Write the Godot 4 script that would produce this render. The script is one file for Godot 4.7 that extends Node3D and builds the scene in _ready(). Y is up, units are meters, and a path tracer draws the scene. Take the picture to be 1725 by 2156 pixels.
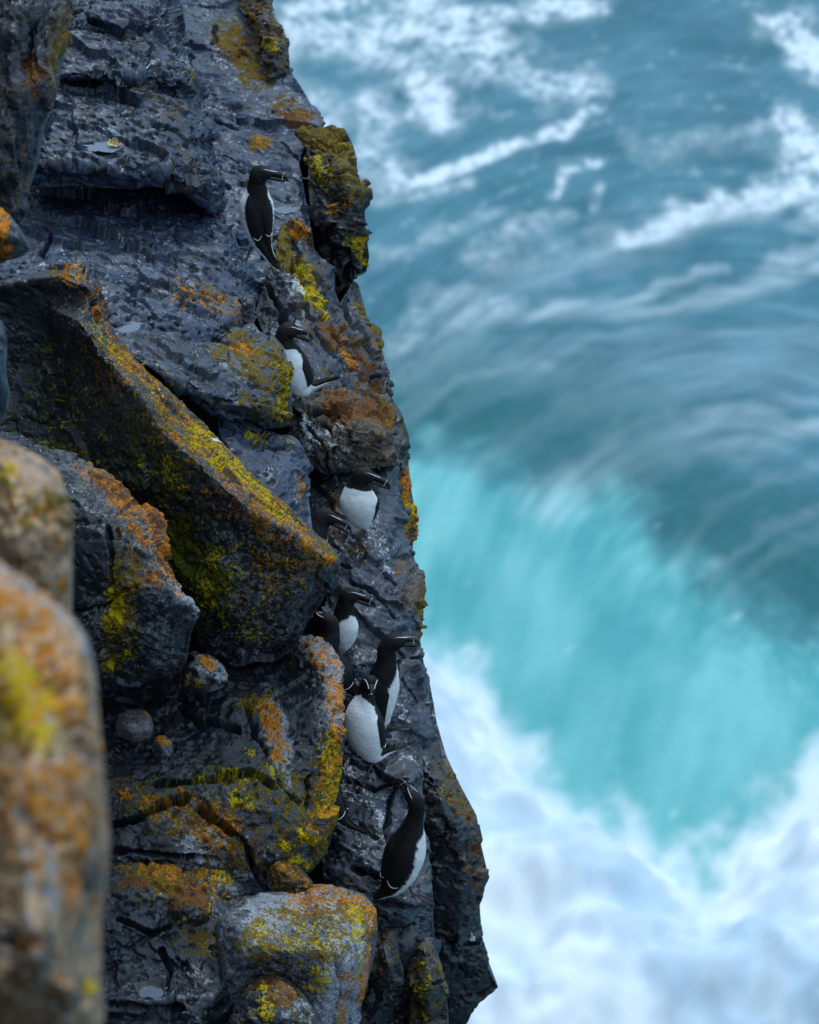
extends Node3D
# Seabirds on a wet cliff above breaking surf. Lengths in metres, y up, sea level at y = 0.

const EYE := Vector3(0.0, 60.0, 0.0)
const PITCH := -30.0
const HALF := 0.096289      # tangent of half the vertical field of view (11 degrees)
var AXIS_RIGHT := Vector3.RIGHT
var AXIS_UP := Vector3(0.0, cos(deg_to_rad(PITCH)), sin(deg_to_rad(PITCH)))
var AXIS_FORWARD := Vector3(0.0, sin(deg_to_rad(PITCH)), -cos(deg_to_rad(PITCH)))

var soft_noise := FastNoiseLite.new()
var fine_noise := FastNoiseLite.new()
var ridge_noise := FastNoiseLite.new()
var cell_noise := FastNoiseLite.new()
var mats := {}
var names_used := {}

func _ready() -> void:
	build_camera_and_light()
	build_noises_and_materials()
	build_sea()
	build_shading_land()
	build_rocks()
	build_birds()
	build_small_things()

func build_camera_and_light() -> void:
	var cam := Camera3D.new()
	cam.name = "camera"
	add_child(cam)
	cam.position = EYE
	cam.rotation_degrees = Vector3(PITCH, 0.0, 0.0)
	var lens := CameraAttributesPhysical.new()
	lens.frustum_focal_length = 124.63
	lens.frustum_focus_distance = 18.9
	lens.frustum_near = 0.5
	lens.frustum_far = 12000.0
	lens.exposure_aperture = 4.0
	cam.attributes = lens
	cam.fov = 11.0
	cam.near = 0.5
	cam.far = 12000.0
	cam.current = true
	var env := Environment.new()
	env.background_mode = Environment.BG_SKY
	var sky_mat := ProceduralSkyMaterial.new()
	sky_mat.sky_top_color = Color(0.80, 0.91, 1.0)
	sky_mat.sky_horizon_color = Color(0.58, 0.73, 0.92)
	sky_mat.sky_curve = 0.25
	sky_mat.ground_bottom_color = Color(0.30, 0.42, 0.50)
	sky_mat.ground_horizon_color = Color(0.60, 0.70, 0.80)
	var sky := Sky.new()
	sky.sky_material = sky_mat
	env.sky = sky
	env.tonemap_mode = Environment.TONE_MAPPER_LINEAR
	env.tonemap_exposure = 1.2
	env.sdfgi_enabled = true
	env.ssao_enabled = true
	env.ssil_enabled = true
	var world := WorldEnvironment.new()
	world.name = "world"
	world.environment = env
	add_child(world)
	# veiled sun high over the sea, behind and to the right of the cliff
	var sun := DirectionalLight3D.new()
	sun.name = "sun"
	sun.light_energy = 0.5
	sun.light_angular_distance = 20.0
	sun.light_color = Color(0.88, 0.95, 1.0)
	sun.shadow_enabled = true
	add_child(sun)
	sun.look_at_from_position(Vector3(3.0, 26.0, -13.0), Vector3.ZERO, Vector3.UP)

# a point on the sight line through a place in the picture (1725 x 2156), at that depth along the lens axis
func at(px: float, py: float, depth: float) -> Vector3:
	var u := (px - 862.5) / 1078.0 * HALF
	var v := (1078.0 - py) / 1078.0 * HALF
	return EYE + (AXIS_FORWARD + AXIS_RIGHT * u + AXIS_UP * v) * depth

# where that sight line meets the level of the sea
func on_sea(px: float, py: float) -> Vector2:
	var p := at(px, py, 1.0) - EYE
	var t := EYE.y / -p.y
	return Vector2(p.x * t, p.z * t)

func noise_of(kind: int, frequency: float, octaves: int, fractal: int, seed_value: int) -> FastNoiseLite:
	var n := FastNoiseLite.new()
	n.noise_type = kind
	n.frequency = frequency
	n.fractal_type = fractal
	n.fractal_octaves = octaves
	n.seed = seed_value
	return n

func lin(r: float, g: float, b: float) -> Color:
	return Color(r, g, b).linear_to_srgb()

func grain_texture(frequency: float, octaves: int, seed_value: int, low: float, high: float, size := 512) -> ImageTexture:
	var n := noise_of(FastNoiseLite.TYPE_SIMPLEX_SMOOTH, frequency, octaves, FastNoiseLite.FRACTAL_FBM, seed_value)
	var im := n.get_seamless_image(size, size)
	im.convert(Image.FORMAT_RGB8)
	var data := im.get_data()
	for i in data.size():
		data[i] = int(255.0 * clampf(low + (high - low) * data[i] / 255.0, 0.0, 1.0))
	return ImageTexture.create_from_image(Image.create_from_data(size, size, false, Image.FORMAT_RGB8, data))

# height of broken stone: sharp creases between rounded faces
func crag_texture() -> ImageTexture:
	var a := noise_of(FastNoiseLite.TYPE_SIMPLEX_SMOOTH, 0.014, 5, FastNoiseLite.FRACTAL_RIDGED, 15)
	a.domain_warp_enabled = true
	a.domain_warp_amplitude = 14.0
	a.domain_warp_frequency = 0.03
	var b := noise_of(FastNoiseLite.TYPE_CELLULAR, 0.035, 3, FastNoiseLite.FRACTAL_FBM, 16)
	b.cellular_return_type = FastNoiseLite.RETURN_DISTANCE2_SUB
	var ia := a.get_seamless_image(512, 512)
	var ib := b.get_seamless_image(512, 512)
	ia.convert(Image.FORMAT_L8)
	ib.convert(Image.FORMAT_L8)
	var da := ia.get_data()
	var db := ib.get_data()
	var out := PackedByteArray()
	out.resize(512 * 512)
	for i in out.size():
		out[i] = int(clampf((255.0 - da[i]) * 0.6 + minf(db[i], 140.0) * 0.7, 0.0, 255.0))
	return ImageTexture.create_from_image(Image.create_from_data(512, 512, false, Image.FORMAT_L8, out))

func build_noises_and_materials() -> void:
	soft_noise = noise_of(FastNoiseLite.TYPE_SIMPLEX_SMOOTH, 1.0, 3, FastNoiseLite.FRACTAL_FBM, 11)
	fine_noise = noise_of(FastNoiseLite.TYPE_SIMPLEX_SMOOTH, 1.0, 2, FastNoiseLite.FRACTAL_FBM, 23)
	ridge_noise = noise_of(FastNoiseLite.TYPE_SIMPLEX_SMOOTH, 1.0, 3, FastNoiseLite.FRACTAL_RIDGED, 37)
	cell_noise = noise_of(FastNoiseLite.TYPE_CELLULAR, 1.0, 1, FastNoiseLite.FRACTAL_NONE, 41)
	cell_noise.cellular_return_type = FastNoiseLite.RETURN_DISTANCE2_SUB
	cell_noise.cellular_jitter = 1.0
	var relief := crag_texture()
	var grain := grain_texture(0.05, 5, 6, 0.4, 1.4)
	var gloss := grain_texture(0.008, 5, 7, 0.34, 1.3)
	var wet := StandardMaterial3D.new()
	wet.resource_name = "wet_rock"
	wet.vertex_color_use_as_albedo = true
	wet.vertex_color_is_srgb = true
	wet.albedo_texture = grain
	wet.roughness = 0.58
	wet.roughness_texture = gloss
	wet.metallic_specular = 0.55
	wet.heightmap_enabled = true
	wet.heightmap_texture = relief
	wet.heightmap_scale = 0.2
	wet.uv1_triplanar = true
	wet.uv1_world_triplanar = true
	wet.uv1_scale = Vector3(2.6, 2.6, 2.6)
	wet.uv1_triplanar_sharpness = 3.0
	mats.wet = wet
	var dry: StandardMaterial3D = wet.duplicate()
	dry.resource_name = "lichen"
	dry.roughness = 0.95
	dry.roughness_texture = null
	dry.metallic_specular = 0.25
	dry.heightmap_scale = 0.5
	dry.uv1_scale = Vector3(5.0, 5.0, 5.0)
	mats.lichen = dry

func unique(called: String) -> String:
	var n: int = names_used.get(called, 0)
	names_used[called] = n + 1
	return called if n == 0 else "%s_%03d" % [called, n]

func tag(o: Node, label: String, category := "", group := "", kind := "") -> void:
	if label != "":
		o.set_meta("label", label)
	if category != "":
		o.set_meta("category", category)
	if group != "":
		o.set_meta("group", group)
	if kind != "":
		o.set_meta("kind", kind)

func put_mesh(called: String, mesh: Mesh, parent: Node, material: Material = null) -> MeshInstance3D:
	var o := MeshInstance3D.new()
	o.name = called
	o.mesh = mesh
	if material:
		for s in mesh.get_surface_count():
			mesh.surface_set_material(s, material)
	parent.add_child(o, true)
	return o

# ---------------------------------------------------------------- rock

# A rock is a closed body. Its near side is spanned over corner points and ridge lines, each with its own distance; its far side lies "thick" behind.
# The body is cut finely, softened along its edges, broken up by fracture planes, strata, pits and cracks, and coloured by growth, stone tone and painted shade.
class Rock:
	var called := ""
	var outline := []
	var lines := []
	var thick := 0.5
	var fine := 0.0086
	var soften := 2
	var big := 0.02
	var facet := 0.16
	var facet_size := 0.13
	var medium := 0.010
	var small := 0.0035
	var pits := 0.004
	var streak := 0.004
	var bed := Vector3(1.0, 1.0, 1.0)      # how much finer the strata are along each axis
	var bed_turn := Vector3(0.55, 0.3, 0.4)
	var base := Color(0.052, 0.064, 0.088)
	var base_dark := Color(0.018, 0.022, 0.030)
	var dark_share := 0.0  # raised on boulders to put the shade of their fronts into the stone
	var bright := 0.56
	var cover := {}                        # kind of growth, or painted black of pits -> how common
	var strokes := []                      # [kind, strength, radius in px, [x, y, x, y ...]]
	var cracks := []                       # [half width in px, depth in m, [x, y, ...]]
	var shift := Vector3.ZERO
	var basins := []                       # [x, y, radius in m, depth in m]
	var pools := []                        # found: centre and radius of the water in each basin
	var verts := PackedVector3Array()
	var tris := PackedInt32Array()
	var hidden := PackedByteArray()
	var norms := PackedVector3Array()
	var cols := PackedColorArray()
	var dryness := PackedFloat32Array()
	var front_pts := PackedVector2Array()
	var front_depth := PackedFloat32Array()
	var front_tris := PackedInt32Array()
	var mesh: ArrayMesh
	var origin := Vector3.ZERO

const GROWTH := {
	"grey": Color(0.20, 0.205, 0.225), "orange": Color(0.62, 0.215, 0.018), "yellow": Color(0.60, 0.42, 0.008), "olive": Color(0.205, 0.135, 0.022),
	"moss": Color(0.105, 0.115, 0.008), "white": Color(0.72, 0.74, 0.74), "black": Color(0.012, 0.015, 0.020), "tan": Color(0.17, 0.135, 0.105), "pale": Color(0.36, 0.38, 0.42), "rust": Color(0.20, 0.085, 0.03),  # black: dark lichen, and on the slabs the painted dark of pits
}
const GROWTH_ORDER := ["tan", "black", "grey", "pale", "rust", "olive", "moss", "orange", "yellow", "white"]
const GROWTH_SIZE := {"grey": 26.0, "orange": 34.0, "yellow": 42.0, "olive": 20.0, "moss": 40.0, "white": 50.0, "black": 24.0, "tan": 9.0, "pale": 16.0, "rust": 14.0}

func rock_control(r: Rock) -> void:
	var pts: Array = []
	var outline2 := PackedVector2Array()
	var n := r.outline.size()
	for i in n:
		var a: Array = r.outline[i]
		var b: Array = r.outline[(i + 1) % n]
		outline2.append(Vector2(a[0], a[1]))
		var cuts := maxi(1, int(Vector2(a[0], a[1]).distance_to(Vector2(b[0], b[1])) / 34.0))
		for k in cuts:
			var t := float(k) / cuts
			pts.append([lerpf(a[0], b[0], t), lerpf(a[1], b[1], t), lerpf(a[2], b[2], t)])
	for line in r.lines:
		for i in line.size():
			var a: Array = line[i]
			pts.append(a)
			if i + 1 < line.size():
				var b: Array = line[i + 1]
				var cuts := maxi(1, int(Vector2(a[0], a[1]).distance_to(Vector2(b[0], b[1])) / 34.0))
				for k in range(1, cuts):
					var t := float(k) / cuts
					pts.append([lerpf(a[0], b[0], t), lerpf(a[1], b[1], t), lerpf(a[2], b[2], t)])
	var flat := PackedVector2Array()
	for p in pts:
		flat.append(Vector2(p[0], p[1]))
		r.verts.append(at(p[0], p[1], p[2]))
		r.hidden.append(0)
		r.front_depth.append(p[2])
	r.front_pts = flat
	var found := Geometry2D.triangulate_delaunay(flat)
	var edges := {}
	for i in range(0, found.size(), 3):
		var a := found[i]
		var b := found[i + 1]
		var c := found[i + 2]
		var mid := (flat[a] + flat[b] + flat[c]) / 3.0
		if not Geometry2D.is_point_in_polygon(mid, outline2):
			continue
		var turn := (flat[b] - flat[a]).cross(flat[c] - flat[a])
		if absf(turn) < 1.0:
			continue
		if turn > 0.0:                      # picture y runs down: make it run anticlockwise as seen from the eye
			var s := b
			b = c
			c = s
		r.tris.append_array(PackedInt32Array([a, b, c]))
		for e in [[a, b], [b, c], [c, a]]:
			edges[Vector2i(e[0], e[1])] = true
	r.front_tris = r.tris.duplicate()
	# walls and the far side, over the edges that only one triangle uses
	var centre := Vector3.ZERO
	var count := 0
	var rim := []
	for e in edges:
		if not edges.has(Vector2i(e.y, e.x)):
			rim.append(e)
			centre += r.verts[e.x]
			count += 1
	centre /= maxf(count, 1.0)
	var behind := {}
	var push := AXIS_FORWARD * r.thick
	for e in rim:
		for k in [e.x, e.y]:
			if not behind.has(k):
				behind[k] = r.verts.size()
				r.verts.append(r.verts[k].lerp(centre, 0.12) + push)
				r.hidden.append(1)
	var far := r.verts.size()
	r.verts.append(centre + push * 1.15)
	r.hidden.append(1)
	for e in rim:
		var a: int = e.x
		var b: int = e.y
		var a2: int = behind[a]
		var b2: int = behind[b]
		r.tris.append_array(PackedInt32Array([b, a, a2, b, a2, b2, b2, a2, far]))

func surface_at(r: Rock, px: float, py: float) -> Vector3:
	var p := Vector2(px, py)
	var best := 1.0e9
	var depth := 19.0
	for i in range(0, r.front_tris.size(), 3):
		var a := r.front_tris[i]
		var b := r.front_tris[i + 1]
		var c := r.front_tris[i + 2]
		var pa := r.front_pts[a]
		var pb := r.front_pts[b]
		var pc := r.front_pts[c]
		var area := (pb - pa).cross(pc - pa)
		var wa := (pb - p).cross(pc - p) / area
		var wb := (pc - p).cross(pa - p) / area
		var wc := 1.0 - wa - wb
		var off := -minf(wa, minf(wb, wc))
		if off < best:
			best = off
			depth = r.front_depth[a] * wa + r.front_depth[b] * wb + r.front_depth[c] * wc
			if off <= 0.0:
				break
	return at(px, py, depth)

func cut_finer(r: Rock, longest: float) -> void:
	var v := r.verts
	var hid := r.hidden
	var f := r.tris
	var near2 := longest * longest
	var far2 := near2 * 64.0
	for turn in 14:
		var mids := {}
		var out := PackedInt32Array()
		var split := false
		var m := [0, 0, 0]
		for i in range(0, f.size(), 3):
			var any := 0
			for k in 3:
				var a := f[i + k]
				var b := f[i + (k + 1) % 3]
				m[k] = -1
				if v[a].distance_squared_to(v[b]) > (far2 if hid[a] == 1 and hid[b] == 1 else near2):
					var key := (a << 24) | b if a < b else (b << 24) | a
					var got: int = mids.get(key, -1)
					if got < 0:
						got = v.size()
						v.append((v[a] + v[b]) * 0.5)
						hid.append(hid[a] | hid[b])
						mids[key] = got
					m[k] = got
					any += 1
			var a := f[i]
			var b := f[i + 1]
			var c := f[i + 2]
			if any == 0:
				out.append(a)
				out.append(b)
				out.append(c)
				continue
			split = true
			var x: int = m[0]
			var y: int = m[1]
			var z: int = m[2]
			if any == 3:
				out.append_array(PackedInt32Array([a, x, z, x, b, y, z, y, c, x, y, z]))
			elif any == 1:
				if x >= 0:
					out.append_array(PackedInt32Array([a, x, c, x, b, c]))
				elif y >= 0:
					out.append_array(PackedInt32Array([a, b, y, a, y, c]))
				else:
					out.append_array(PackedInt32Array([a, b, z, z, b, c]))
			else:
				if x < 0:
					out.append_array(PackedInt32Array([z, y, c, a, b, y, a, y, z]))
				elif y < 0:
					out.append_array(PackedInt32Array([a, x, z, x, b, c, x, c, z]))
				else:
					out.append_array(PackedInt32Array([x, b, y, a, x, y, a, y, c]))
		f = out
		if not split:
			break
	r.verts = v
	r.hidden = hid
	r.tris = f

func ease_edges(r: Rock, turns: int) -> void:
	for turn in turns:
		var total := PackedVector3Array()
		var count := PackedInt32Array()
		total.resize(r.verts.size())
		count.resize(r.verts.size())
		for i in range(0, r.tris.size(), 3):
			for k in 3:
				var a := r.tris[i + k]
				var b := r.tris[i + (k + 1) % 3]
				total[a] += r.verts[b]
				count[a] += 1
		for i in r.verts.size():
			if count[i] > 0:
				r.verts[i] = r.verts[i].lerp(total[i] / count[i], 0.5)

func find_normals(r: Rock) -> void:
	var total := PackedVector3Array()
	total.resize(r.verts.size())
	var v := r.verts
	var f := r.tris
	for i in range(0, f.size(), 3):
		var a := f[i]
		var b := f[i + 1]
		var c := f[i + 2]
		var n := (v[b] - v[a]).cross(v[c] - v[a])
		total[a] += n
		total[b] += n
		total[c] += n
	for i in total.size():
		total[i] = total[i].normalized()
	r.norms = total

# distance-limited fracture planes: every cell of a jittered lattice leans its own way
func fracture(p: Vector3) -> float:
	var cx := floori(p.x - 0.5)
	var cy := floori(p.y - 0.5)
	var cz := floori(p.z - 0.5)
	var best := 9.0
	var out := 0.0
	for k in 8:
		var ix := cx + (k & 1)
		var iy := cy + ((k >> 1) & 1)
		var iz := cz + (k >> 2)
		var h := (ix * 73856093) ^ (iy * 19349663) ^ (iz * 83492791)
		h = ((h ^ (h >> 13)) * 1274126177) & 0x7fffffff
		h = (h ^ (h >> 15)) & 0x3fffffff
		var q := Vector3(p.x - ix - 0.5 - ((h & 1023) / 1023.0 - 0.5) * 0.9, p.y - iy - 0.5 - (((h >> 10) & 1023) / 1023.0 - 0.5) * 0.9, p.z - iz - 0.5 - (((h >> 20) & 1023) / 1023.0 - 0.5) * 0.9)
		var d := q.length_squared()
		if d < best:
			best = d
			out = q.x * (((h >> 5) & 255) / 127.5 - 1.0) + q.y * (((h >> 12) & 255) / 127.5 - 1.0) + q.z * (((h >> 18) & 255) / 127.5 - 1.0) + (((h >> 3) & 63) / 63.0 - 0.5) * 0.5
	return out

func line_points(r: Rock, flat: Array) -> PackedVector3Array:
	var out := PackedVector3Array()
	for i in range(0, flat.size(), 2):
		out.append(surface_at(r, flat[i], flat[i + 1]))
	return out

func away_from(line: PackedVector3Array, p: Vector3) -> float:
	if line.size() == 1:
		return flatter(p - line[0]).length()
	var best := 1.0e9
	for i in line.size() - 1:
		var a := line[i]
		var ab := line[i + 1] - a
		var t := clampf((p - a).dot(ab) / maxf(ab.length_squared(), 1.0e-9), 0.0, 1.0)
		best = minf(best, flatter(p - a - ab * t).length_squared())
	return sqrt(best)

# growth spreads farther down and into the slope than along it
func flatter(v: Vector3) -> Vector3:
	return v - AXIS_FORWARD * (v.dot(AXIS_FORWARD) * 0.7)

func box_of(line: PackedVector3Array, reach: float) -> AABB:
	var b := AABB(line[0], Vector3.ZERO)
	for p in line:
		b = b.expand(p)
	return b.grow(reach * 2.5)

const TIMING := false

func make_rock(r: Rock) -> void:
	var began := Time.get_ticks_msec()
	rock_control(r)
	cut_finer(r, maxf(0.05, r.fine * 5.0))
	ease_edges(r, r.soften)
	cut_finer(r, r.fine)
	find_normals(r)
	var px := r.front_depth[0] * HALF / 1078.0
	var turned := Basis.from_euler(r.bed_turn)
	var cracks := []
	for c in r.cracks:
		var line := line_points(r, c[2])
		cracks.append([line, c[0] * px, c[1], box_of(line, c[0] * px * 2.5)])
	for k in r.basins:
		var c := surface_at(r, k[0], k[1])
		r.pools.append([c, k[2], k[3]])
	var strokes := []
	for s in r.strokes:
		var line := line_points(r, s[3])
		strokes.append([s[0], s[1], s[2] * px * 1.3, line, box_of(line, s[2] * px * 1.3)])
	var total := r.verts.size()
	r.cols.resize(total)
	r.dryness.resize(total)
	var grown := []
	for g in GROWTH_ORDER:
		var used: bool = r.cover.has(g)
		for s in r.strokes:
			used = used or s[0] == g
		if used:
			grown.append([g, r.cover.get(g, -9.0), GROWTH[g], GROWTH_SIZE[g], Vector3(3.1, 7.7, 5.3) * grown.size(), strokes.filter(func(s): return s[0] == g)])
	for i in total:
		var p := r.verts[i]
		if r.hidden[i] == 1 or r.norms[i].dot(AXIS_FORWARD) > 0.35:
			r.cols[i] = stored(r.base)
			continue
		var q := turned * (p + r.shift) * r.bed
		var wob := Vector3(fine_noise.get_noise_3d(q.x * 7.0, q.y * 7.0, q.z * 7.0), fine_noise.get_noise_3d(q.z * 7.0 + 9.0, q.x * 7.0, q.y * 7.0), 0.0) * 0.35
		var rough := smoothstep(-0.25, 0.35, soft_noise.get_noise_3dv(p * 4.3 + Vector3(90.0, 3.0, 7.0)))
		var d := r.big * soft_noise.get_noise_3dv(q * 3.2)
		d += r.facet * r.facet_size * 0.95 * fracture(q / (r.facet_size * 1.55) + wob * 0.6)
		d += r.facet * r.facet_size * 0.2 * (0.25 + rough) * fracture(q / (r.facet_size * 0.5) + wob)
		d += 0.5 * r.medium * ridge_noise.get_noise_3dv(q * 6.0)
		d += 0.7 * r.small * (0.1 + 1.2 * rough) * fine_noise.get_noise_3dv(q * 34.0)
		var streak := ridge_noise.get_noise_3d(q.x * 7.0, q.y * 26.0, q.z * 7.0)
		d -= r.streak * smoothstep(0.35, 0.95, streak) * (0.3 + 0.7 * rough)
		if r.pits > 0.0:
			var hole := soft_noise.get_noise_3d(q.x * 15.0 + 5.0, q.y * 20.0, q.z * 15.0)
			d -= r.pits * smoothstep(0.22, 0.5, hole + 0.22 * rough) * 3.2
		for c in cracks:
			var box: AABB = c[3]
			if box.has_point(p):
				var away: float = away_from(c[0], p + wob * 0.03) / (c[1] * (0.75 + 0.7 * soft_noise.get_noise_3dv(p * 9.0)))
				if away < 2.0:
					d -= c[2] * (1.0 - smoothstep(0.55, 1.5, away))
		var moved := p + r.norms[i] * d
		for k in r.pools:
			var c: Vector3 = k[0]
			var far: float = Vector2(moved.x - c.x, moved.z - c.z).length() / k[1] + 0.3 * wob.x
			if far < 1.6 and absf(moved.y - c.y) < 0.3:
				moved.y = lerpf(moved.y, minf(moved.y, c.y - k[2] * (1.0 - 0.5 * far * far)), 1.0 - smoothstep(0.9, 1.6, far))
				moved.y = lerpf(moved.y, maxf(moved.y, c.y - k[2] * 1.3), 1.0 - smoothstep(0.9, 1.5, far))
		r.verts[i] = moved
		# colours of stone and growth, with shade of fronts and pits painted in
		var tone := soft_noise.get_noise_3dv(q * 11.0 + Vector3(40.0, 0.0, 0.0)) + 0.6 * fine_noise.get_noise_3dv(q * 38.0) + 0.45 * fine_noise.get_noise_3dv(q * 88.0)
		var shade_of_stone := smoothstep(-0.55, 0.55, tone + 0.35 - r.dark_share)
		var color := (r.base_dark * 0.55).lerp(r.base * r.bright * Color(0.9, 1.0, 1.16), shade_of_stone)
		color = color.lerp(color * Color(1.22, 1.0, 0.84), clampf(soft_noise.get_noise_3dv(q * 4.0 + Vector3(0.0, 70.0, 0.0)) * 0.9 - 0.1, 0.0, 1.0))
		var dry := 0.0
		for g in grown:
			var lean: float = g[1]
			for s in g[5]:
				var box: AABB = s[4]
				if box.has_point(p):
					var k: float = 1.0 - away_from(s[3], p) / s[2]
					if k > 0.0:
						lean = maxf(lean, lerpf(-0.55, s[1], smoothstep(0.0, 0.75, k)))
			if lean < -0.8:
				continue
			var w: Vector3 = p * g[3] + g[4]
			var m: float = lean - 0.03 + 0.4 * soft_noise.get_noise_3dv(w * 0.3) + 0.62 * soft_noise.get_noise_3dv(w) + 0.5 * fine_noise.get_noise_3dv(w * 2.3) + 0.42 * fine_noise.get_noise_3dv(w * 5.1)
			if m > 0.0:
				var share := smoothstep(0.0, 0.14, m)
				var c: Color = g[2]
				color = color.lerp(c * (0.72 + 0.75 * (0.5 + 0.5 * fine_noise.get_noise_3dv(p * 130.0))), share * 0.94)
				dry = lerpf(dry, 0.0 if g[0] == "black" else 1.0, share)
				if g[0] == "moss" or g[0] == "yellow" or g[0] == "orange":
					r.verts[i] += r.norms[i] * share * (0.002 + (0.004 if g[0] == "moss" else 0.003) * clampf(m, 0.0, 0.8))
		r.cols[i] = stored(color)
		r.dryness[i] = dry
	find_normals(r)
	if TIMING:
		print(r.called, " ", total, " verts ", Time.get_ticks_msec() - began)

func rock_mesh(r: Rock) -> void:
	r.mesh = ArrayMesh.new()
	var box := AABB(r.verts[0], Vector3.ZERO)
	for p in r.verts:
		box = box.expand(p)
	r.origin = box.get_center() - Vector3(0.0, box.size.y * 0.5, 0.0)
	for which in 2:
		var remap := PackedInt32Array()
		remap.resize(r.verts.size())
		remap.fill(-1)
		var v := PackedVector3Array()
		var n := PackedVector3Array()
		var c := PackedColorArray()
		var f := PackedInt32Array()
		for i in range(0, r.tris.size(), 3):
			var dry := r.dryness[r.tris[i]] + r.dryness[r.tris[i + 1]] + r.dryness[r.tris[i + 2]]
			if (1 if dry > 1.5 else 0) != which:
				continue
			for k in [0, 2, 1]:
				var a := r.tris[i + k]
				if remap[a] < 0:
					remap[a] = v.size()
					v.append(r.verts[a] - r.origin)
					n.append(r.norms[a])
					c.append(r.cols[a])
				f.append(remap[a])
		if f.is_empty():
			continue
		var arrays := []
		arrays.resize(Mesh.ARRAY_MAX)
		arrays[Mesh.ARRAY_VERTEX] = v
		arrays[Mesh.ARRAY_NORMAL] = n
		arrays[Mesh.ARRAY_COLOR] = c
		arrays[Mesh.ARRAY_INDEX] = f
		r.mesh.add_surface_from_arrays(Mesh.PRIMITIVE_TRIANGLES, arrays)
		r.mesh.surface_set_material(r.mesh.get_surface_count() - 1, mats.wet if which == 0 else mats.lichen)

func rock(called: String, outline: Array, lines: Array, settings := {}) -> Rock:
	var r := Rock.new()
	r.called = called
	r.outline = outline
	r.lines = lines
	for k in settings:
		r.set(k, settings[k])
	return r

# ---------------------------------------------------------------- sea

func sea_line(flat: Array) -> PackedVector2Array:
	var out := PackedVector2Array()
	for i in range(0, flat.size(), 2):
		var p := on_sea(flat[i], flat[i + 1])
		out.append(Vector2(p.x, p.y * 0.5))
	return out

func away_2d(line: PackedVector2Array, p: Vector2) -> float:
	var best := 1.0e9
	for i in line.size() - 1:
		var a := line[i]
		var ab := line[i + 1] - a
		var t := clampf((p - a).dot(ab) / ab.length_squared(), 0.0, 1.0)
		best = minf(best, p.distance_squared_to(a + ab * t))
	return sqrt(best)

func signed_2d(poly: PackedVector2Array, p: Vector2) -> float:
	var d := away_2d(poly, p)
	return d if Geometry2D.is_point_in_polygon(p, poly) else -d

# foam lines: [density, half width in m, soft share, places]
const FOAM_LINES := [
	[0.78, 1.4, [640, 40, 760, 60, 900, 30, 1010, 90]], [0.8, 1.0, [850, 120, 900, 180, 930, 250]], [0.62, 1.0, [640, 230, 700, 250, 800, 240]], [0.68, 0.8, [690, 310, 760, 330]], [0.62, 1.0, [700, 20, 640, 60, 580, 90]],
	[0.8, 0.55, [900, 15, 1080, 15, 1260, 10]], [0.65, 0.9, [1000, 110, 1120, 150, 1230, 185]], [0.6, 0.8, [700, 380, 800, 350, 850, 400]], [0.7, 0.5, [600, 70, 680, 20, 760, -10]],
	[0.55, 0.25, [790, 440, 900, 430, 990, 395]], [0.95, 0.28, [860, 405, 1000, 355, 1090, 305, 1190, 290, 1225, 240, 1262, 225]], [0.75, 0.25, [1165, 415, 1190, 362, 1255, 352]], [0.6, 0.2, [1250, 445, 1262, 395]], [0.5, 0.3, [1000, 520, 1150, 470, 1200, 455]],
	[0.5, 0.8, [1020, 560, 1250, 530, 1400, 485]], [1.0, 0.55, [1330, 505, 1420, 470, 1500, 435, 1620, 420, 1740, 385]], [0.75, 0.24, [1300, 640, 1380, 600, 1480, 565, 1525, 555]],
	[0.7, 0.45, [830, 740, 950, 690, 1100, 662]], [0.85, 0.35, [1050, 668, 1200, 655, 1320, 645, 1500, 620, 1740, 560]], [0.8, 0.35, [1575, 590, 1650, 552, 1740, 515]], [1.0, 0.9, [1655, 60, 1700, 110, 1745, 130]], [0.95, 0.8, [1655, 265, 1700, 300, 1745, 350]], [0.6, 0.5, [1600, 390, 1680, 350, 1740, 340]], [0.7, 0.5, [1690, 465, 1745, 440]],
	[0.55, 0.5, [870, 675, 920, 640, 1010, 640]], [0.8, 0.22, [845, 890, 900, 848, 960, 802, 1040, 776, 1160, 760]], [0.5, 0.7, [830, 800, 900, 760, 1000, 740]], [0.85, 0.8, [1150, 1070, 1230, 1000, 1320, 950, 1450, 920, 1600, 905]], [0.8, 0.35, [1600, 935, 1660, 915, 1740, 905]], [0.45, 0.6, [1560, 950, 1640, 930]], [0.5, 0.22, [1490, 1220, 1560, 1150, 1640, 1105, 1740, 1070]], [0.35, 0.8, [1000, 780, 1300, 760, 1740, 720]], [0.35, 0.7, [1200, 850, 1450, 810, 1740, 790]], [0.3, 0.6, [1350, 320, 1500, 290, 1660, 300]],
	[0.41, 0.3, [838, 868, 900, 812, 1000, 760, 1150, 735, 1350, 730, 1740, 742]], [0.37, 0.25, [835, 822, 920, 762, 1060, 717, 1250, 702, 1740, 690]], [0.41, 0.32, [1125, 1085, 1180, 1010, 1280, 930, 1420, 880, 1740, 850]], [0.34, 0.25, [1200, 1062, 1260, 1000, 1380, 940, 1560, 920]], [0.34, 0.22, [1420, 1185, 1480, 1100, 1580, 1030, 1740, 985]], [0.33, 0.2, [1545, 1255, 1600, 1180, 1740, 1120]], [0.34, 0.28, [1000, 1005, 1060, 930, 1160, 870, 1300, 830, 1500, 800, 1740, 790]], [0.33, 0.25, [900, 930, 960, 860, 1060, 815, 1200, 790]], [0.29, 0.3, [820, 720, 900, 680, 1050, 610, 1200, 590]], [0.33, 0.3, [790, 560, 900, 520, 1050, 450]],
]
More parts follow.
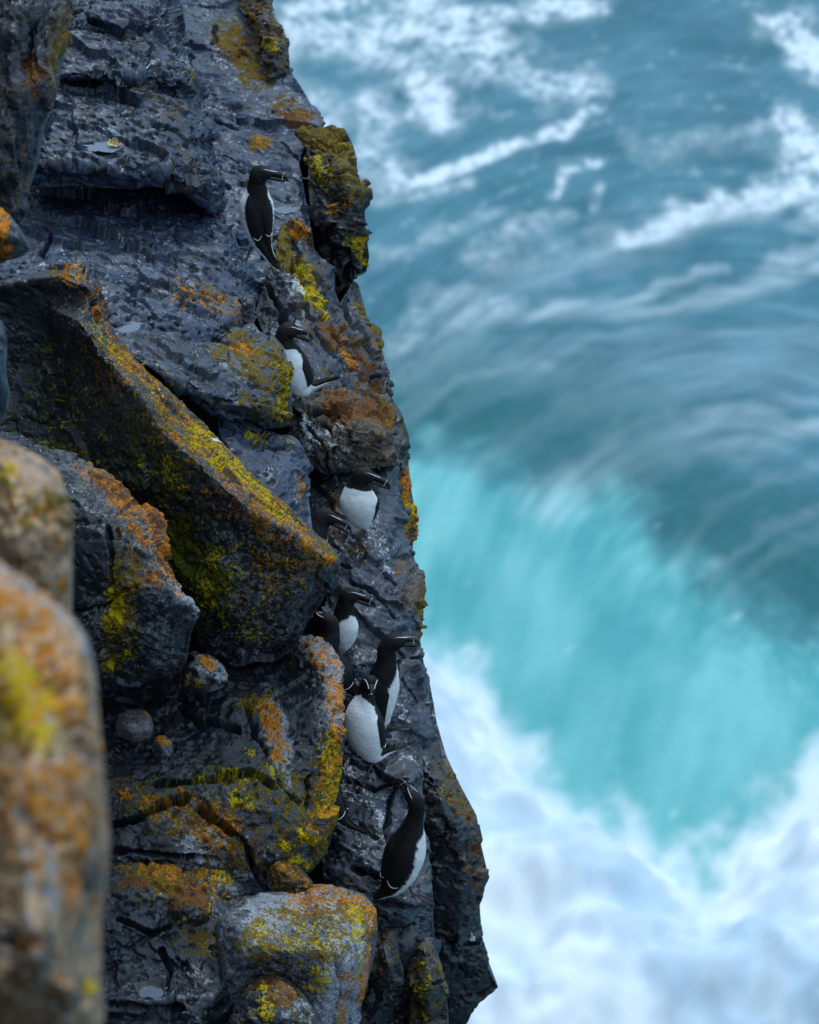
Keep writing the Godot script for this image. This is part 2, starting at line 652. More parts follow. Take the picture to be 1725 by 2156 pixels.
const AERATED := [835, 960, 900, 935, 980, 950, 1060, 1000, 1120, 1040, 1190, 1010, 1290, 1020, 1340, 1090, 1420, 1160, 1520, 1225, 1620, 1285, 1720, 1330, 1900, 1400, 1950, 2300, 700, 2300, 780, 1100]
const SURF := [800, 1330, 890, 1375, 945, 1408, 1005, 1470, 1050, 1530, 1085, 1595, 1125, 1645, 1200, 1700, 1285, 1752, 1345, 1775, 1410, 1812, 1450, 1850, 1482, 1880, 1510, 1815, 1550, 1768, 1620, 1742, 1665, 1690, 1725, 1642, 1850, 1560, 2050, 1700, 2100, 2500, 500, 2500, 600, 1600]

var foam_lines := []
var aerated := PackedVector2Array()
var surf_edge := PackedVector2Array()

func grid_lines(inner_from: float, inner_to: float, step: float, out_to: float) -> PackedFloat32Array:
	var out := PackedFloat32Array()
	var left := []
	var x := inner_from
	var s := step
	while x > -out_to:
		s *= 1.25
		x -= s
		left.push_front(x)
	out.append_array(PackedFloat32Array(left))
	x = inner_from
	while x < inner_to:
		out.append(x)
		x += step
	s = step
	while x < out_to:
		out.append(x)
		s *= 1.25
		x += s
	out.append(x)
	return out

func swell(x: float, z: float) -> float:
	var h := 0.35 * soft_noise.get_noise_2d(x * 0.10 + 3.0, z * 0.06)
	h += 0.10 * soft_noise.get_noise_2d(x * 0.42 + z * 0.18, z * 0.22 - x * 0.1)
	h += 0.03 * fine_noise.get_noise_2d(x * 1.7 + z * 0.5, z * 0.8)
	return h

func sea_color(x: float, z: float) -> Color:
	var p := Vector2(x, z * 0.5)
	# threads that run along the arcs of the backwash
	var hub := Vector2(7.6, -48.5)
	var arm := p - hub
	var around := atan2(arm.y, arm.x)
	var out_from := arm.length()
	var thread := 0.8 * soft_noise.get_noise_2d(out_from * 1.3, around * 1.6) + 0.7 * fine_noise.get_noise_2d(out_from * 3.4, around * 2.6)
	var patch := soft_noise.get_noise_2d(x * 0.35, z * 0.2 + 40.0)
	var lace := 0.8 * soft_noise.get_noise_2d(x * 1.3 + 7.0, z * 0.8) + 0.7 * fine_noise.get_noise_2d(x * 3.6, z * 1.9 + 9.0)
	var clumps := soft_noise.get_noise_2d(x * 0.75 + 31.0, z * 0.4)
	var deep := Color(0.030, 0.130, 0.168)
	var color := deep.lerp(Color(0.066, 0.20, 0.25), clampf(0.45 + 0.6 * patch + 0.55 * thread, 0.0, 1.0))
	# water full of fine bubbles
	var edge := signed_2d(aerated, p + Vector2(0.35 * soft_noise.get_noise_2d(x * 0.6, z * 0.3), 0.5 * soft_noise.get_noise_2d(x * 0.5 + 20.0, z * 0.3)))
	var teal := smoothstep(0.0, 1.0, 1.0 - absf(edge + 0.9) / 2.9)
	color = color.lerp(Color(0.005, 0.105, 0.115), teal * clampf(0.8 + 0.4 * thread, 0.0, 1.0))
	var milky := smoothstep(-0.7, 1.0, edge + 0.16 * thread + 0.35 * clumps)
	var bubbles := Color(0.062, 0.315, 0.325).lerp(Color(0.175, 0.47, 0.465), clampf(0.5 + 0.75 * soft_noise.get_noise_2d(x * 0.3 + 60.0, z * 0.12) + 0.28 * fine_noise.get_noise_2d((x + z * 0.19) * 1.0, z * 0.1) + 0.45 * thread * smoothstep(3.0, 0.5, edge), 0.0, 1.0))
	color = color.lerp(bubbles, milky)
	# lines and fields of foam
	var foam := 0.0
	for f in foam_lines:
		var box: Rect2 = f[3]
		if not box.has_point(p):
			continue
		var reach: float = f[1]
		var k: float = 1.0 - away_2d(f[2], p + Vector2(0.12, 0.12) * clumps) / (reach * 1.2 * (1.0 + 0.6 * clumps))
		if k > 0.0:
			foam = maxf(foam, f[0] * smoothstep(0.0, 0.9, k))
	foam = maxf(foam, 0.2 * smoothstep(0.3, 1.0, thread + 0.25 * clumps) * smoothstep(14.0, 7.0, out_from) * (1.0 - 0.55 * milky))
	var drawn := smoothstep(13.0, 8.5, out_from)      # near the backwash the foam is drawn out along its arcs
	var speck := lerpf(0.75 * lace + 0.45 * clumps, 0.55 * thread, drawn)
	foam *= (1.0 - 0.5 * drawn) * (1.0 - 0.45 * teal)
	foam = clampf(0.85 * foam * (0.62 + 0.85 * speck) + 0.35 * smoothstep(0.3, 1.1, foam + 0.7 * speck * (0.2 + foam)), 0.0, 0.97)
	foam = maxf(foam, 0.3 * smoothstep(0.35, 1.2, lace + 0.6 * thread + 0.4 * clumps) * (1.0 - drawn) * (1.0 - 0.8 * teal))
	# froth drifting off the surf
	var surf := signed_2d(surf_edge, p)
	var drift := smoothstep(-0.85, 0.4, surf + 0.15 * lace + 0.65 * clumps)
	foam = maxf(foam, 0.95 * drift)
	return color.lerp(Color(0.70, 0.74, 0.77), foam)

func sheet_mesh(v: PackedVector3Array, c: PackedColorArray, wide: int, keep: PackedByteArray) -> ArrayMesh:
	var high := v.size() / wide
	var f := PackedInt32Array()
	for j in high - 1:
		for i in wide - 1:
			var a := j * wide + i
			if keep.size() and not (keep[a] or keep[a + 1] or keep[a + wide] or keep[a + wide + 1]):
				continue
			f.append_array(PackedInt32Array([a, a + 1, a + wide, a + 1, a + wide + 1, a + wide]))
	var n := PackedVector3Array()
	n.resize(v.size())
	for i in range(0, f.size(), 3):
		var m := (v[f[i + 2]] - v[f[i]]).cross(v[f[i + 1]] - v[f[i]])
		for k in 3:
			n[f[i + k]] += m
	for i in n.size():
		n[i] = n[i].normalized() if n[i].length_squared() > 0.0 else Vector3.UP
	var arrays := []
	arrays.resize(Mesh.ARRAY_MAX)
	arrays[Mesh.ARRAY_VERTEX] = v
	arrays[Mesh.ARRAY_NORMAL] = n
	arrays[Mesh.ARRAY_COLOR] = c
	arrays[Mesh.ARRAY_INDEX] = f
	var mesh := ArrayMesh.new()
	mesh.add_surface_from_arrays(Mesh.PRIMITIVE_TRIANGLES, arrays)
	return mesh

func stored(c: Color) -> Color:
	return Color(pow(maxf(c.r, 0.0), 0.4545), pow(maxf(c.g, 0.0), 0.4545), pow(maxf(c.b, 0.0), 0.4545))

func build_sea() -> void:
	for f in FOAM_LINES:
		var line := sea_line(f[2])
		var box := Rect2(line[0], Vector2.ZERO)
		for q in line:
			box = box.expand(q)
		foam_lines.append([f[0], f[1], line, box.grow(f[1] * 1.6 + 0.3)])
	aerated = sea_line(AERATED)
	surf_edge = sea_line(SURF)
	var water := StandardMaterial3D.new()
	water.resource_name = "sea_water"
	water.vertex_color_use_as_albedo = true
	water.vertex_color_is_srgb = true
	water.roughness = 0.22
	water.metallic_specular = 0.3
	var xs := grid_lines(-9.0, 16.0, 0.075, 6000.0)
	var zs := grid_lines(-140.0, -76.0, 0.15, 6000.0)
	var wide := xs.size()
	var v := PackedVector3Array()
	var c := PackedColorArray()
	v.resize(wide * zs.size())
	c.resize(v.size())
	var job := func(j: int) -> void:
		var z := zs[j]
		for i in wide:
			var x := xs[i]
			v[j * wide + i] = Vector3(x, swell(x, z), z)
			c[j * wide + i] = stored(sea_color(x, z))
	in_threads(job, zs.size())
	var sea := put_mesh("sea", sheet_mesh(v, c, wide, PackedByteArray()), self, water)
	tag(sea, "slate blue and turquoise sea with drifting foam streaks below the cliff", "", "", "structure")
	build_surf()

func build_surf() -> void:
	var froth := StandardMaterial3D.new()
	froth.resource_name = "surf_froth"
	froth.vertex_color_use_as_albedo = true
	froth.vertex_color_is_srgb = true
	froth.roughness = 0.9
	froth.metallic_specular = 0.2
	froth.subsurf_scatter_enabled = true
	froth.subsurf_scatter_strength = 0.3
	var step := Vector2(0.07, 0.11)
	var from := Vector2(-4.0, -118.0)
	var wide := 240
	var high := 400
	var v := PackedVector3Array()
	var c := PackedColorArray()
	var keep := PackedByteArray()
	v.resize(wide * high)
	c.resize(wide * high)
	keep.resize(wide * high)
	var job := func(j: int) -> void:
		var z := from.y + step.y * j
		for i in wide:
			var x := from.x + step.x * i
			var warp := Vector2(soft_noise.get_noise_2d(x * 0.5, z * 0.4), soft_noise.get_noise_2d(x * 0.5 + 30.0, z * 0.4)) * 0.35
			var e := signed_2d(surf_edge, Vector2(x, z * 0.5) + warp)
			var billow := 0.9 + 0.8 * fine_noise.get_noise_2d(x * 0.2, z * 0.13) + 0.45 * fine_noise.get_noise_2d(x * 0.6 + 5.0, z * 0.36)
			var rise := smoothstep(-0.3, 2.6, e)
			var y := -0.35 + rise * (0.9 + 0.8 * billow) + smoothstep(-0.2, 1.2, e) * (0.3 + 0.3 * billow)
			v[j * wide + i] = Vector3(x, y, z)
			keep[j * wide + i] = 1 if e > -0.5 else 0
			var bluish := clampf(0.5 + 0.7 * soft_noise.get_noise_2d(x * 0.22 + 80.0, z * 0.12) + 0.4 * soft_noise.get_noise_2d(x * 0.8 + warp.x * 2.0, z * 0.42 + warp.y * 2.0) - 0.8 * (1.0 - smoothstep(0.0, 1.6, e)), 0.0, 1.0)
			c[j * wide + i] = stored(Color(0.74, 0.77, 0.79).lerp(Color(0.45, 0.56, 0.65), smoothstep(0.05, 1.0, bluish)))  # white along the edge, bluer inside, mottled by noise
	in_threads(job, high)
	var surf := put_mesh("surf", sheet_mesh(v, c, wide, keep), self, froth)
	tag(surf, "white churning surf bursting at the foot of the cliff", "", "", "structure")

func in_threads(job: Callable, count: int) -> void:
	var id := WorkerThreadPool.add_group_task(job, count)
	WorkerThreadPool.wait_for_group_task_completion(id)

# ---------------------------------------------------------------- the cliff

var rocks := {}

# unseen land under the viewer, added to keep light off the rock fronts: it rises behind, falls away steeply in front, and climbs to the left of the birds' cliff
func shading_land_height(x: float, z: float) -> float:
	var y := 58.0 + (z - 0.5) * (0.5 if z > 0.5 else 2.3)
	if z > 0.5:
		y = minf(y, 96.0)
	y = maxf(y, 49.5 + (-3.2 - x) * (1.6 if x < -3.2 else 30.0) - maxf(0.0, -24.0 - z) * 4.0)
	y = minf(y, 92.0)
	y -= maxf(0.0, x - 6.0) * 1.4
	return maxf(y, -6.0) + 0.9 * soft_noise.get_noise_2d(x * 0.18, z * 0.18) + 0.3 * soft_noise.get_noise_2d(x * 0.8, z * 0.8)

func build_shading_land() -> void:  # land outside the view, added to darken the rock that faces the camera
	var v := PackedVector3Array()
	var c := PackedColorArray()
	var wide := 150
	for j in 170:
		for i in wide:
			var x := -62.0 + i * 0.6
			var z := -62.0 + j * 0.6
			v.append(Vector3(x, shading_land_height(x, z) - 0.3, z))
			c.append(stored(Color(0.022, 0.026, 0.030).lerp(Color(0.045, 0.05, 0.058), 0.5 + 0.5 * soft_noise.get_noise_2d(x * 1.3, z * 1.3))))
	var land := put_mesh("shading_land", sheet_mesh(v, c, wide, PackedByteArray()), self, mats.wet)
	tag(land, "dark unseen land added around the viewpoint to shade the rock fronts", "", "", "structure")

func pt(x: float, y: float, d: float) -> Array:
	return [x, y, d]

func tri3(flat: Array) -> Array:
	var out := []
	for i in range(0, flat.size(), 3):
		out.append([flat[i], flat[i + 1], flat[i + 2]])
	return out

func tri3s(lists: Array) -> Array:
	var out := []
	for l in lists:
		out.append(tri3(l))
	return out

func rock_list() -> Array:
	var list := []
	# backing mass of the cliff
	list.append(rock("cliff_core", tri3([-700, -500, 24.5, 300, -500, 25.0, 520, -300, 24.5, 545, -40, 23.2, 570, 60, 22.7, 590, 150, 22.5, 640, 220, 22.3, 690, 290, 22.2, 720, 400, 22.0, 735, 560, 21.8, 740, 640, 21.5, 780, 740, 21.2, 800, 840, 21.0, 835, 920, 20.9, 845, 1100, 20.7, 860, 1250, 20.5, 870, 1400, 20.3, 875, 1560, 20.1, 880, 1800, 19.9, 890, 2000, 19.8, 930, 2200, 19.9, 930, 2700, 20.2, -700, 2700, 18.9, -700, 1000, 20.0]),
		tri3s([[0, 0, 21.6, 300, 0, 22.4, 450, 0, 22.8], [0, 500, 20.6, 300, 500, 21.0, 600, 500, 21.3], [0, 1000, 19.6, 300, 1000, 19.7, 600, 1000, 20.4], [0, 1400, 19.0, 300, 1400, 19.1, 600, 1400, 19.6, 750, 1400, 20.0], [0, 2000, 18.7, 400, 2000, 18.8, 700, 2000, 19.3]]),
		{"fine": 0.08, "thick": 6.0, "big": 0.05, "base": Color(0.03, 0.034, 0.042)}))
	# slick slope at the top
	list.append(rock("cliff_slope", tri3([330, -60, 22.7, 560, -60, 22.5, 572, 20, 22.25, 590, 60, 22.15, 600, 130, 21.95, 635, 180, 21.8, 660, 225, 21.65, 685, 262, 21.5, 650, 300, 21.35, 632, 340, 21.2, 645, 420, 20.98, 655, 470, 20.85, 640, 540, 20.75, 600, 600, 20.62, 540, 660, 20.55, 470, 660, 20.5, 400, 460, 20.95, 350, 200, 21.9]),
		tri3s([[450, 20, 22.4, 480, 200, 21.75, 540, 330, 21.3, 590, 440, 20.95, 560, 560, 20.6], [545, 60, 22.2, 600, 220, 21.65, 620, 300, 21.35]]),
		{"basins": [[601, 437, 0.045, 0.016]], "thick": 1.0, "facet": 0.12, "facet_size": 0.3, "medium": 0.012, "small": 0.004, "pits": 0.0, "bed": Vector3(0.8, 2.2, 1.6), "base": Color(0.09, 0.122, 0.19), "base_dark": Color(0.03, 0.035, 0.048),
		"cover": {"olive": -0.62}, "strokes": [["olive", 0.25, 45, [480, 70, 520, 130, 545, 170]], ["rust", 0.2, 50, [500, 90, 540, 150]], ["olive", 0.15, 30, [600, 220, 640, 250]], ["rust", 0.2, 40, [590, 230, 660, 280]], ["olive", 0.2, 26, [540, 300, 560, 300]], ["orange", 0.0, 20, [540, 300, 560, 300]]],
		"cracks": [[4, 0.03, [425, 250, 470, 262, 500, 275]], [4, 0.03, [455, 60, 452, 100]], [4, 0.04, [430, 360, 450, 385, 480, 400]], [3, 0.03, [590, 300, 620, 330, 640, 350]], [3, 0.02, [470, 330, 500, 345]]]}))
	# lichened edge at the very top
	list.append(rock("cliff_edge", tri3([480, -60, 22.5, 555, -60, 22.3, 572, 0, 22.1, 580, 35, 22.0, 598, 62, 21.95, 608, 90, 21.9, 606, 135, 21.88, 598, 165, 21.9, 570, 205, 21.8, 552, 190, 21.8, 545, 120, 21.95, 528, 55, 22.1, 500, 10, 22.3]),
		tri3s([[560, 40, 21.92, 580, 90, 21.75, 575, 150, 21.75]]),
		{"thick": 0.8, "facet": 0.34, "facet_size": 0.10, "bed": Vector3(1.0, 1.8, 1.0), "base": Color(0.07, 0.065, 0.06), "cover": {"olive": -0.08, "tan": 0.1, "yellow": -0.62, "rust": -0.2}, "strokes": [["yellow", 0.2, 18, [565, 90, 580, 95]]]}))
	# lichened block that juts out over the sea
	list.append(rock("cliff_block", tri3([640, 268, 21.35, 700, 266, 21.3, 727, 270, 21.2, 742, 300, 21.0, 752, 330, 20.95, 752, 380, 20.95, 768, 420, 20.9, 770, 480, 20.93, 778, 540, 21.0, 772, 572, 21.05, 745, 582, 21.05, 735, 620, 21.05, 712, 640, 21.05, 694, 560, 21.0, 676, 490, 20.96, 654, 440, 20.96, 648, 380, 21.02, 650, 330, 21.12, 640, 300, 21.25]),
		tri3s([[690, 300, 21.1, 720, 340, 20.82, 735, 400, 20.75, 738, 480, 20.78, 742, 560, 20.9], [680, 360, 20.9, 690, 430, 20.8, 710, 500, 20.8]]),
		{"thick": 0.9, "soften": 1, "facet": 0.55, "facet_size": 0.11, "bed": Vector3(1.0, 1.6, 1.0), "base": Color(0.04, 0.043, 0.05), "cover": {"olive": -0.42, "yellow": -0.55, "orange": -0.62, "tan": -0.3},
		"strokes": [["olive", 0.4, 60, [650, 280, 700, 290, 745, 320]], ["tan", 0.4, 60, [680, 300, 740, 350]], ["yellow", 0.2, 34, [665, 340, 680, 375]], ["yellow", 0.1, 16, [712, 300, 712, 305]], ["orange", 0.2, 14, [700, 430, 702, 440]], ["orange", 0.2, 12, [725, 420, 728, 430]], ["yellow", 0.25, 26, [750, 510, 765, 545]], ["olive", 0.2, 40, [720, 370, 750, 400]]],
		"cracks": [[5, 0.06, [690, 480, 705, 540, 710, 600]], [4, 0.05, [700, 345, 735, 370, 750, 375]], [3, 0.04, [690, 480, 740, 475, 770, 480]], [3, 0.03, [665, 310, 700, 320, 740, 305]]]}))
	# low wall under the slick slope, behind the topmost bird
	list.append(rock("cliff_step", tri3([535, 655, 20.35, 585, 520, 20.65, 590, 470, 20.72, 625, 462, 20.75, 655, 475, 20.7, 660, 520, 20.7, 690, 560, 20.75, 715, 640, 20.7, 745, 590, 20.9, 755, 595, 20.9, 778, 680, 20.75, 806, 738, 20.65, 818, 782, 20.6, 813, 830, 20.5, 780, 860, 20.2, 700, 860, 20.0, 620, 850, 19.85, 600, 780, 19.95, 560, 720, 20.1]),
		tri3s([[600, 600, 20.45, 640, 700, 20.25, 690, 780, 20.1], [640, 560, 20.55, 700, 680, 20.45, 760, 780, 20.4], [650, 790, 19.95, 660, 830, 19.87]]),
		{"bright": 0.85, "thick": 0.9, "facet": 0.30, "facet_size": 0.14, "medium": 0.014, "bed": Vector3(1.2, 2.0, 1.2), "bed_turn": Vector3(0.3, 0.0, 0.6), "base": Color(0.055, 0.062, 0.08), "base_dark": Color(0.02, 0.023, 0.03), "cover": {"tan": -0.35, "olive": -0.6, "orange": -0.72},
		"strokes": [["olive", 0.35, 34, [588, 478, 600, 540, 640, 600, 660, 640]], ["yellow", 0.1, 26, [630, 580, 650, 620, 680, 650]], ["yellow", 0.3, 18, [676, 635, 686, 660]], ["white", 0.25, 16, [615, 590, 630, 615]], ["orange", 0.15, 22, [625, 480, 650, 500]], ["olive", 0.2, 34, [770, 650, 800, 720]], ["orange", 0.05, 26, [720, 720, 740, 760]], ["rust", 0.1, 60, [700, 700, 780, 800]], ["olive", 0.1, 40, [700, 800, 740, 830]]],
		"cracks": [[5, 0.06, [715, 600, 735, 660, 770, 720, 800, 770]], [4, 0.05, [640, 690, 690, 740, 740, 790]], [4, 0.05, [720, 760, 760, 790, 790, 800]], [4, 0.05, [620, 500, 625, 560, 640, 600]], [5, 0.06, [560, 600, 590, 650, 600, 680]], [3, 0.04, [655, 650, 665, 690, 700, 720]]]}))
	# layered brown face below the second bird
	list.append(rock("cliff_face", tri3([600, 850, 19.95, 640, 822, 19.95, 700, 818, 20.05, 780, 835, 20.2, 815, 830, 20.35, 838, 868, 20.25, 846, 920, 20.15, 838, 978, 20.05, 800, 985, 19.92, 740, 990, 19.85, 690, 1000, 19.85, 655, 985, 19.85, 620, 960, 19.85, 605, 900, 19.9]),
		tri3s([[640, 850, 19.82, 700, 850, 19.85, 770, 870, 19.88, 815, 900, 19.92], [640, 930, 19.8, 700, 940, 19.76, 760, 950, 19.72, 810, 960, 19.84], [750, 900, 19.72, 800, 920, 19.75]]),
		{"bright": 0.85, "thick": 0.9, "facet": 0.40, "facet_size": 0.10, "medium": 0.014, "bed": Vector3(1.2, 2.4, 1.2), "bed_turn": Vector3(0.2, 0.0, 0.35), "base": Color(0.085, 0.078, 0.075), "base_dark": Color(0.03, 0.03, 0.034), "cover": {"tan": 0.0, "rust": -0.45},
		"strokes": [["tan", 0.6, 70, [740, 890, 800, 920, 790, 970]], ["white", 0.05, 40, [640, 900, 650, 930]], ["white", 0.0, 30, [700, 910, 715, 950]], ["olive", 0.2, 24, [810, 860, 825, 890]], ["pale", 0.2, 26, [640, 890, 650, 930]], ["rust", 0.3, 60, [720, 850, 800, 870]]],
		"cracks": [[4, 0.06, [655, 840, 650, 880, 690, 900, 700, 960]], [4, 0.05, [625, 870, 680, 930, 690, 990]], [3, 0.05, [730, 880, 735, 940, 760, 985]], [3, 0.04, [740, 930, 790, 945, 825, 935]], [4, 0.05, [660, 870, 740, 860]]]}))
	# dark sheer edge beside it
	list.append(rock("cliff_edge", tri3([805, 760, 20.8, 818, 785, 20.75, 822, 832, 20.65, 845, 866, 20.55, 862, 918, 20.5, 860, 1000, 20.45, 872, 1060, 20.4, 871, 1140, 20.3, 866, 1180, 20.3, 845, 1150, 20.2, 835, 1000, 20.25, 825, 900, 20.4]),
		tri3s([[850, 950, 20.38, 858, 1080, 20.2]]),
		{"thick": 0.8, "facet": 0.34, "facet_size": 0.09, "base": Color(0.03, 0.034, 0.042), "cover": {"olive": -0.6, "tan": -0.5}, "strokes": [["orange", 0.28, 30, [855, 1005, 860, 1060, 858, 1130]], ["yellow", 0.1, 22, [860, 1060, 855, 1100]], ["olive", 0.1, 20, [830, 860, 850, 920]]]}))
	# long sloping ledge of the birds
	list.append(rock("cliff_ledge", tri3([630, 1000, 20.1, 690, 985, 20.1, 760, 985, 20.1, 838, 975, 20.15, 842, 1040, 20.08, 856, 1140, 19.95, 880, 1190, 19.85, 892, 1250, 19.8, 893, 1300, 19.75, 885, 1345, 19.7, 893, 1395, 19.66, 905, 1440, 19.62, 905, 1500, 19.55, 900, 1570, 19.5, 850, 1580, 19.42, 700, 1590, 19.38, 690, 1400, 19.42, 680, 1300, 19.5, 690, 1230, 19.55, 690, 1150, 19.65, 650, 1100, 19.75, 630, 1050, 19.9]),
		tri3s([[700, 1040, 19.85, 740, 1110, 19.66, 780, 1180, 19.55, 800, 1260, 19.48, 790, 1340, 19.42], [800, 1030, 19.95, 820, 1120, 19.72, 850, 1230, 19.62, 860, 1330, 19.55, 870, 1420, 19.5], [730, 1220, 19.52, 750, 1300, 19.45, 740, 1400, 19.4, 780, 1500, 19.36, 850, 1500, 19.42]]),
		{"bright": 0.85, "thick": 0.9, "facet": 0.20, "facet_size": 0.15, "medium": 0.016, "small": 0.004, "pits": 0.0, "bed": Vector3(1.4, 2.4, 1.0), "bed_turn": Vector3(0.3, 0.2, 0.5), "base": Color(0.086, 0.09, 0.108), "base_dark": Color(0.036, 0.037, 0.045), "cover": {"tan": -0.45, "rust": -0.62},
		"strokes": [["rust", 0.05, 50, [700, 1060, 760, 1150]], ["tan", 0.35, 40, [860, 1200, 870, 1260]], ["olive", 0.2, 20, [885, 1260, 885, 1330]], ["yellow", 0.05, 10, [888, 1290, 886, 1310]], ["rust", 0.1, 14, [838, 1200, 840, 1205]], ["white", -0.05, 20, [690, 1005, 720, 1010]], ["white", 0.0, 14, [815, 1195, 825, 1200]], ["white", -0.2, 40, [740, 1140, 800, 1160]], ["white", -0.22, 40, [730, 1380, 790, 1400]], ["white", -0.1, 12, [845, 1480, 850, 1530]], ["white", -0.25, 30, [660, 1010, 690, 1060]], ["olive", 0.1, 14, [895, 1410, 905, 1440]]],
		"cracks": [[4, 0.05, [800, 1190, 820, 1215, 835, 1230]], [4, 0.05, [740, 1230, 790, 1250, 830, 1300]], [4, 0.04, [850, 1260, 860, 1300, 890, 1330]], [3, 0.04, [640, 1010, 690, 1040, 700, 1080]], [4, 0.05, [820, 1340, 850, 1380, 880, 1390]], [3, 0.04, [850, 1430, 880, 1480]], [3, 0.03, [700, 1180, 740, 1200]]]}))
	# lower ledge
	list.append(rock("cliff_ledge", tri3([680, 1560, 19.45, 750, 1550, 19.42, 830, 1535, 19.42, 880, 1545, 19.48, 892, 1580, 19.45, 890, 1650, 19.4, 893, 1740, 19.3, 908, 1830, 19.22, 912, 1890, 19.22, 914, 1960, 19.28, 890, 2000, 19.25, 790, 1990, 19.1, 700, 1960, 19.0, 680, 1850, 19.05, 690, 1700, 19.2]),
		tri3s([[720, 1620, 19.24, 780, 1650, 19.18, 850, 1650, 19.2], [720, 1700, 19.15, 790, 1690, 19.18, 820, 1740, 19.1, 870, 1700, 19.22], [720, 1780, 19.02, 780, 1820, 18.98, 850, 1880, 18.98, 895, 1880, 19.08], [780, 1920, 18.95, 850, 1930, 18.98], [840, 1600, 19.24, 870, 1640, 19.24]]),
		{"bright": 0.85, "thick": 0.9, "facet": 0.24, "facet_size": 0.13, "medium": 0.018, "small": 0.005, "bed": Vector3(1.2, 1.8, 1.0), "bed_turn": Vector3(0.2, 0.3, 0.3), "base": Color(0.078, 0.079, 0.095), "base_dark": Color(0.03, 0.03, 0.036), "cover": {"tan": -0.5, "rust": -0.66},
		"strokes": [["white", 0.2, 12, [800, 1710, 806, 1735]], ["olive", 0.05, 12, [805, 1730, 805, 1750]], ["white", 0.1, 14, [850, 1590, 870, 1610]], ["white", 0.0, 20, [715, 1600, 740, 1630]], ["white", -0.22, 36, [740, 1650, 790, 1690]], ["white", -0.12, 10, [812, 1760, 815, 1800]], ["white", -0.2, 20, [760, 1800, 770, 1810]], ["tan", 0.1, 30, [880, 1850, 890, 1900]], ["olive", 0.1, 12, [886, 1600, 890, 1640]]],
		"cracks": [[6, 0.08, [745, 1830, 780, 1840, 800, 1850]], [5, 0.06, [840, 1660, 820, 1700, 815, 1750, 830, 1800]], [4, 0.05, [730, 1640, 790, 1665, 850, 1645]], [4, 0.05, [700, 1720, 750, 1730, 790, 1760]], [5, 0.05, [720, 1590, 780, 1610, 800, 1630]], [4, 0.04, [790, 1900, 840, 1910, 900, 1915]]]}))
	# broken blocks at the bottom edge
	list.append(rock("cliff_foot", tri3([700, 1900, 19.1, 800, 1900, 19.1, 905, 1900, 19.2, 914, 1960, 19.3, 925, 2050, 19.35, 940, 2200, 19.4, 700, 2200, 19.0]),
		tri3s([[780, 1980, 18.98, 880, 1980, 19.05], [780, 2100, 19.0, 880, 2100, 19.15]]),
		{"thick": 0.8, "facet": 0.35, "facet_size": 0.11, "medium": 0.015, "base": Color(0.06, 0.06, 0.066), "cover": {"tan": -0.3, "olive": -0.6}}))
	list.append(rock("cliff_block", tri3([800, 1945, 18.98, 825, 1965, 18.9, 832, 2000, 18.86, 850, 2040, 18.86, 852, 2075, 18.9, 800, 2090, 18.9, 770, 2060, 18.9, 775, 2000, 18.9]), tri3s([[805, 1990, 18.8, 820, 2040, 18.78]]),
		{"thick": 0.4, "facet": 0.45, "facet_size": 0.08, "base": Color(0.075, 0.07, 0.068), "cover": {"tan": 0.05, "olive": -0.45}}))
	list.append(rock("cliff_block", tri3([868, 1985, 19.1, 895, 1975, 19.05, 912, 1990, 19.05, 930, 2030, 19.08, 940, 2080, 19.12, 948, 2190, 19.2, 860, 2190, 19.15, 862, 2080, 19.1, 855, 2030, 19.08]), tri3s([[895, 2010, 18.95, 905, 2090, 18.98, 900, 2160, 19.05]]),
		{"thick": 0.5, "facet": 0.5, "facet_size": 0.085, "base": Color(0.08, 0.075, 0.068), "cover": {"tan": 0.1, "olive": -0.25}, "strokes": [["yellow", -0.05, 22, [890, 2040, 885, 2090]], ["yellow", 0.0, 18, [882, 2130, 890, 2145]], ["olive", 0.1, 24, [925, 2040, 938, 2110]], ["moss", -0.05, 20, [880, 2080, 890, 2110]]],
		"cracks": [[4, 0.07, [868, 2000, 880, 2060, 878, 2150]], [3, 0.05, [870, 2060, 910, 2070, 935, 2060]], [3, 0.05, [880, 2120, 920, 2110]]]}))
	# dark pillar farther back
	list.append(rock("cliff_pillar", tri3([850, 1380, 21.3, 893, 1395, 21.2, 906, 1440, 21.1, 920, 1520, 20.95, 940, 1590, 20.8, 968, 1650, 20.7, 1005, 1718, 20.65, 1012, 1770, 20.65, 1026, 1830, 20.68, 1018, 1875, 20.72, 1011, 1905, 20.75, 1016, 1975, 20.8, 1030, 2040, 20.85, 1051, 2082, 20.9, 1012, 2114, 20.9, 950, 2180, 20.95, 840, 2180, 20.9, 830, 1900, 20.6, 830, 1600, 20.7]),
		tri3s([[880, 1500, 20.85, 900, 1600, 20.62, 930, 1680, 20.48, 960, 1750, 20.45, 975, 1850, 20.5, 970, 2000, 20.6], [900, 1750, 20.5, 900, 1900, 20.55, 920, 2050, 20.7], [905, 1620, 20.58, 930, 1640, 20.6]]),
		{"bright": 0.46, "thick": 1.2, "facet": 0.22, "facet_size": 0.16, "medium": 0.014, "small": 0.005, "base": Color(0.05, 0.052, 0.062), "base_dark": Color(0.022, 0.024, 0.03), "cover": {"tan": -0.55}, "strokes": [["olive", 0.15, 40, [940, 1630, 980, 1690]], ["yellow", -0.1, 20, [935, 1665, 945, 1670]], ["white", 0.3, 9, [994, 1968, 996, 1976]], ["rust", -0.1, 50, [990, 1720, 1000, 1850]], ["tan", 0.0, 40, [1000, 1750, 1005, 1900]]],
		"cracks": [[4, 0.04, [940, 1990, 980, 1990, 1010, 1985]], [4, 0.05, [900, 1640, 930, 1655, 950, 1680]]]}))
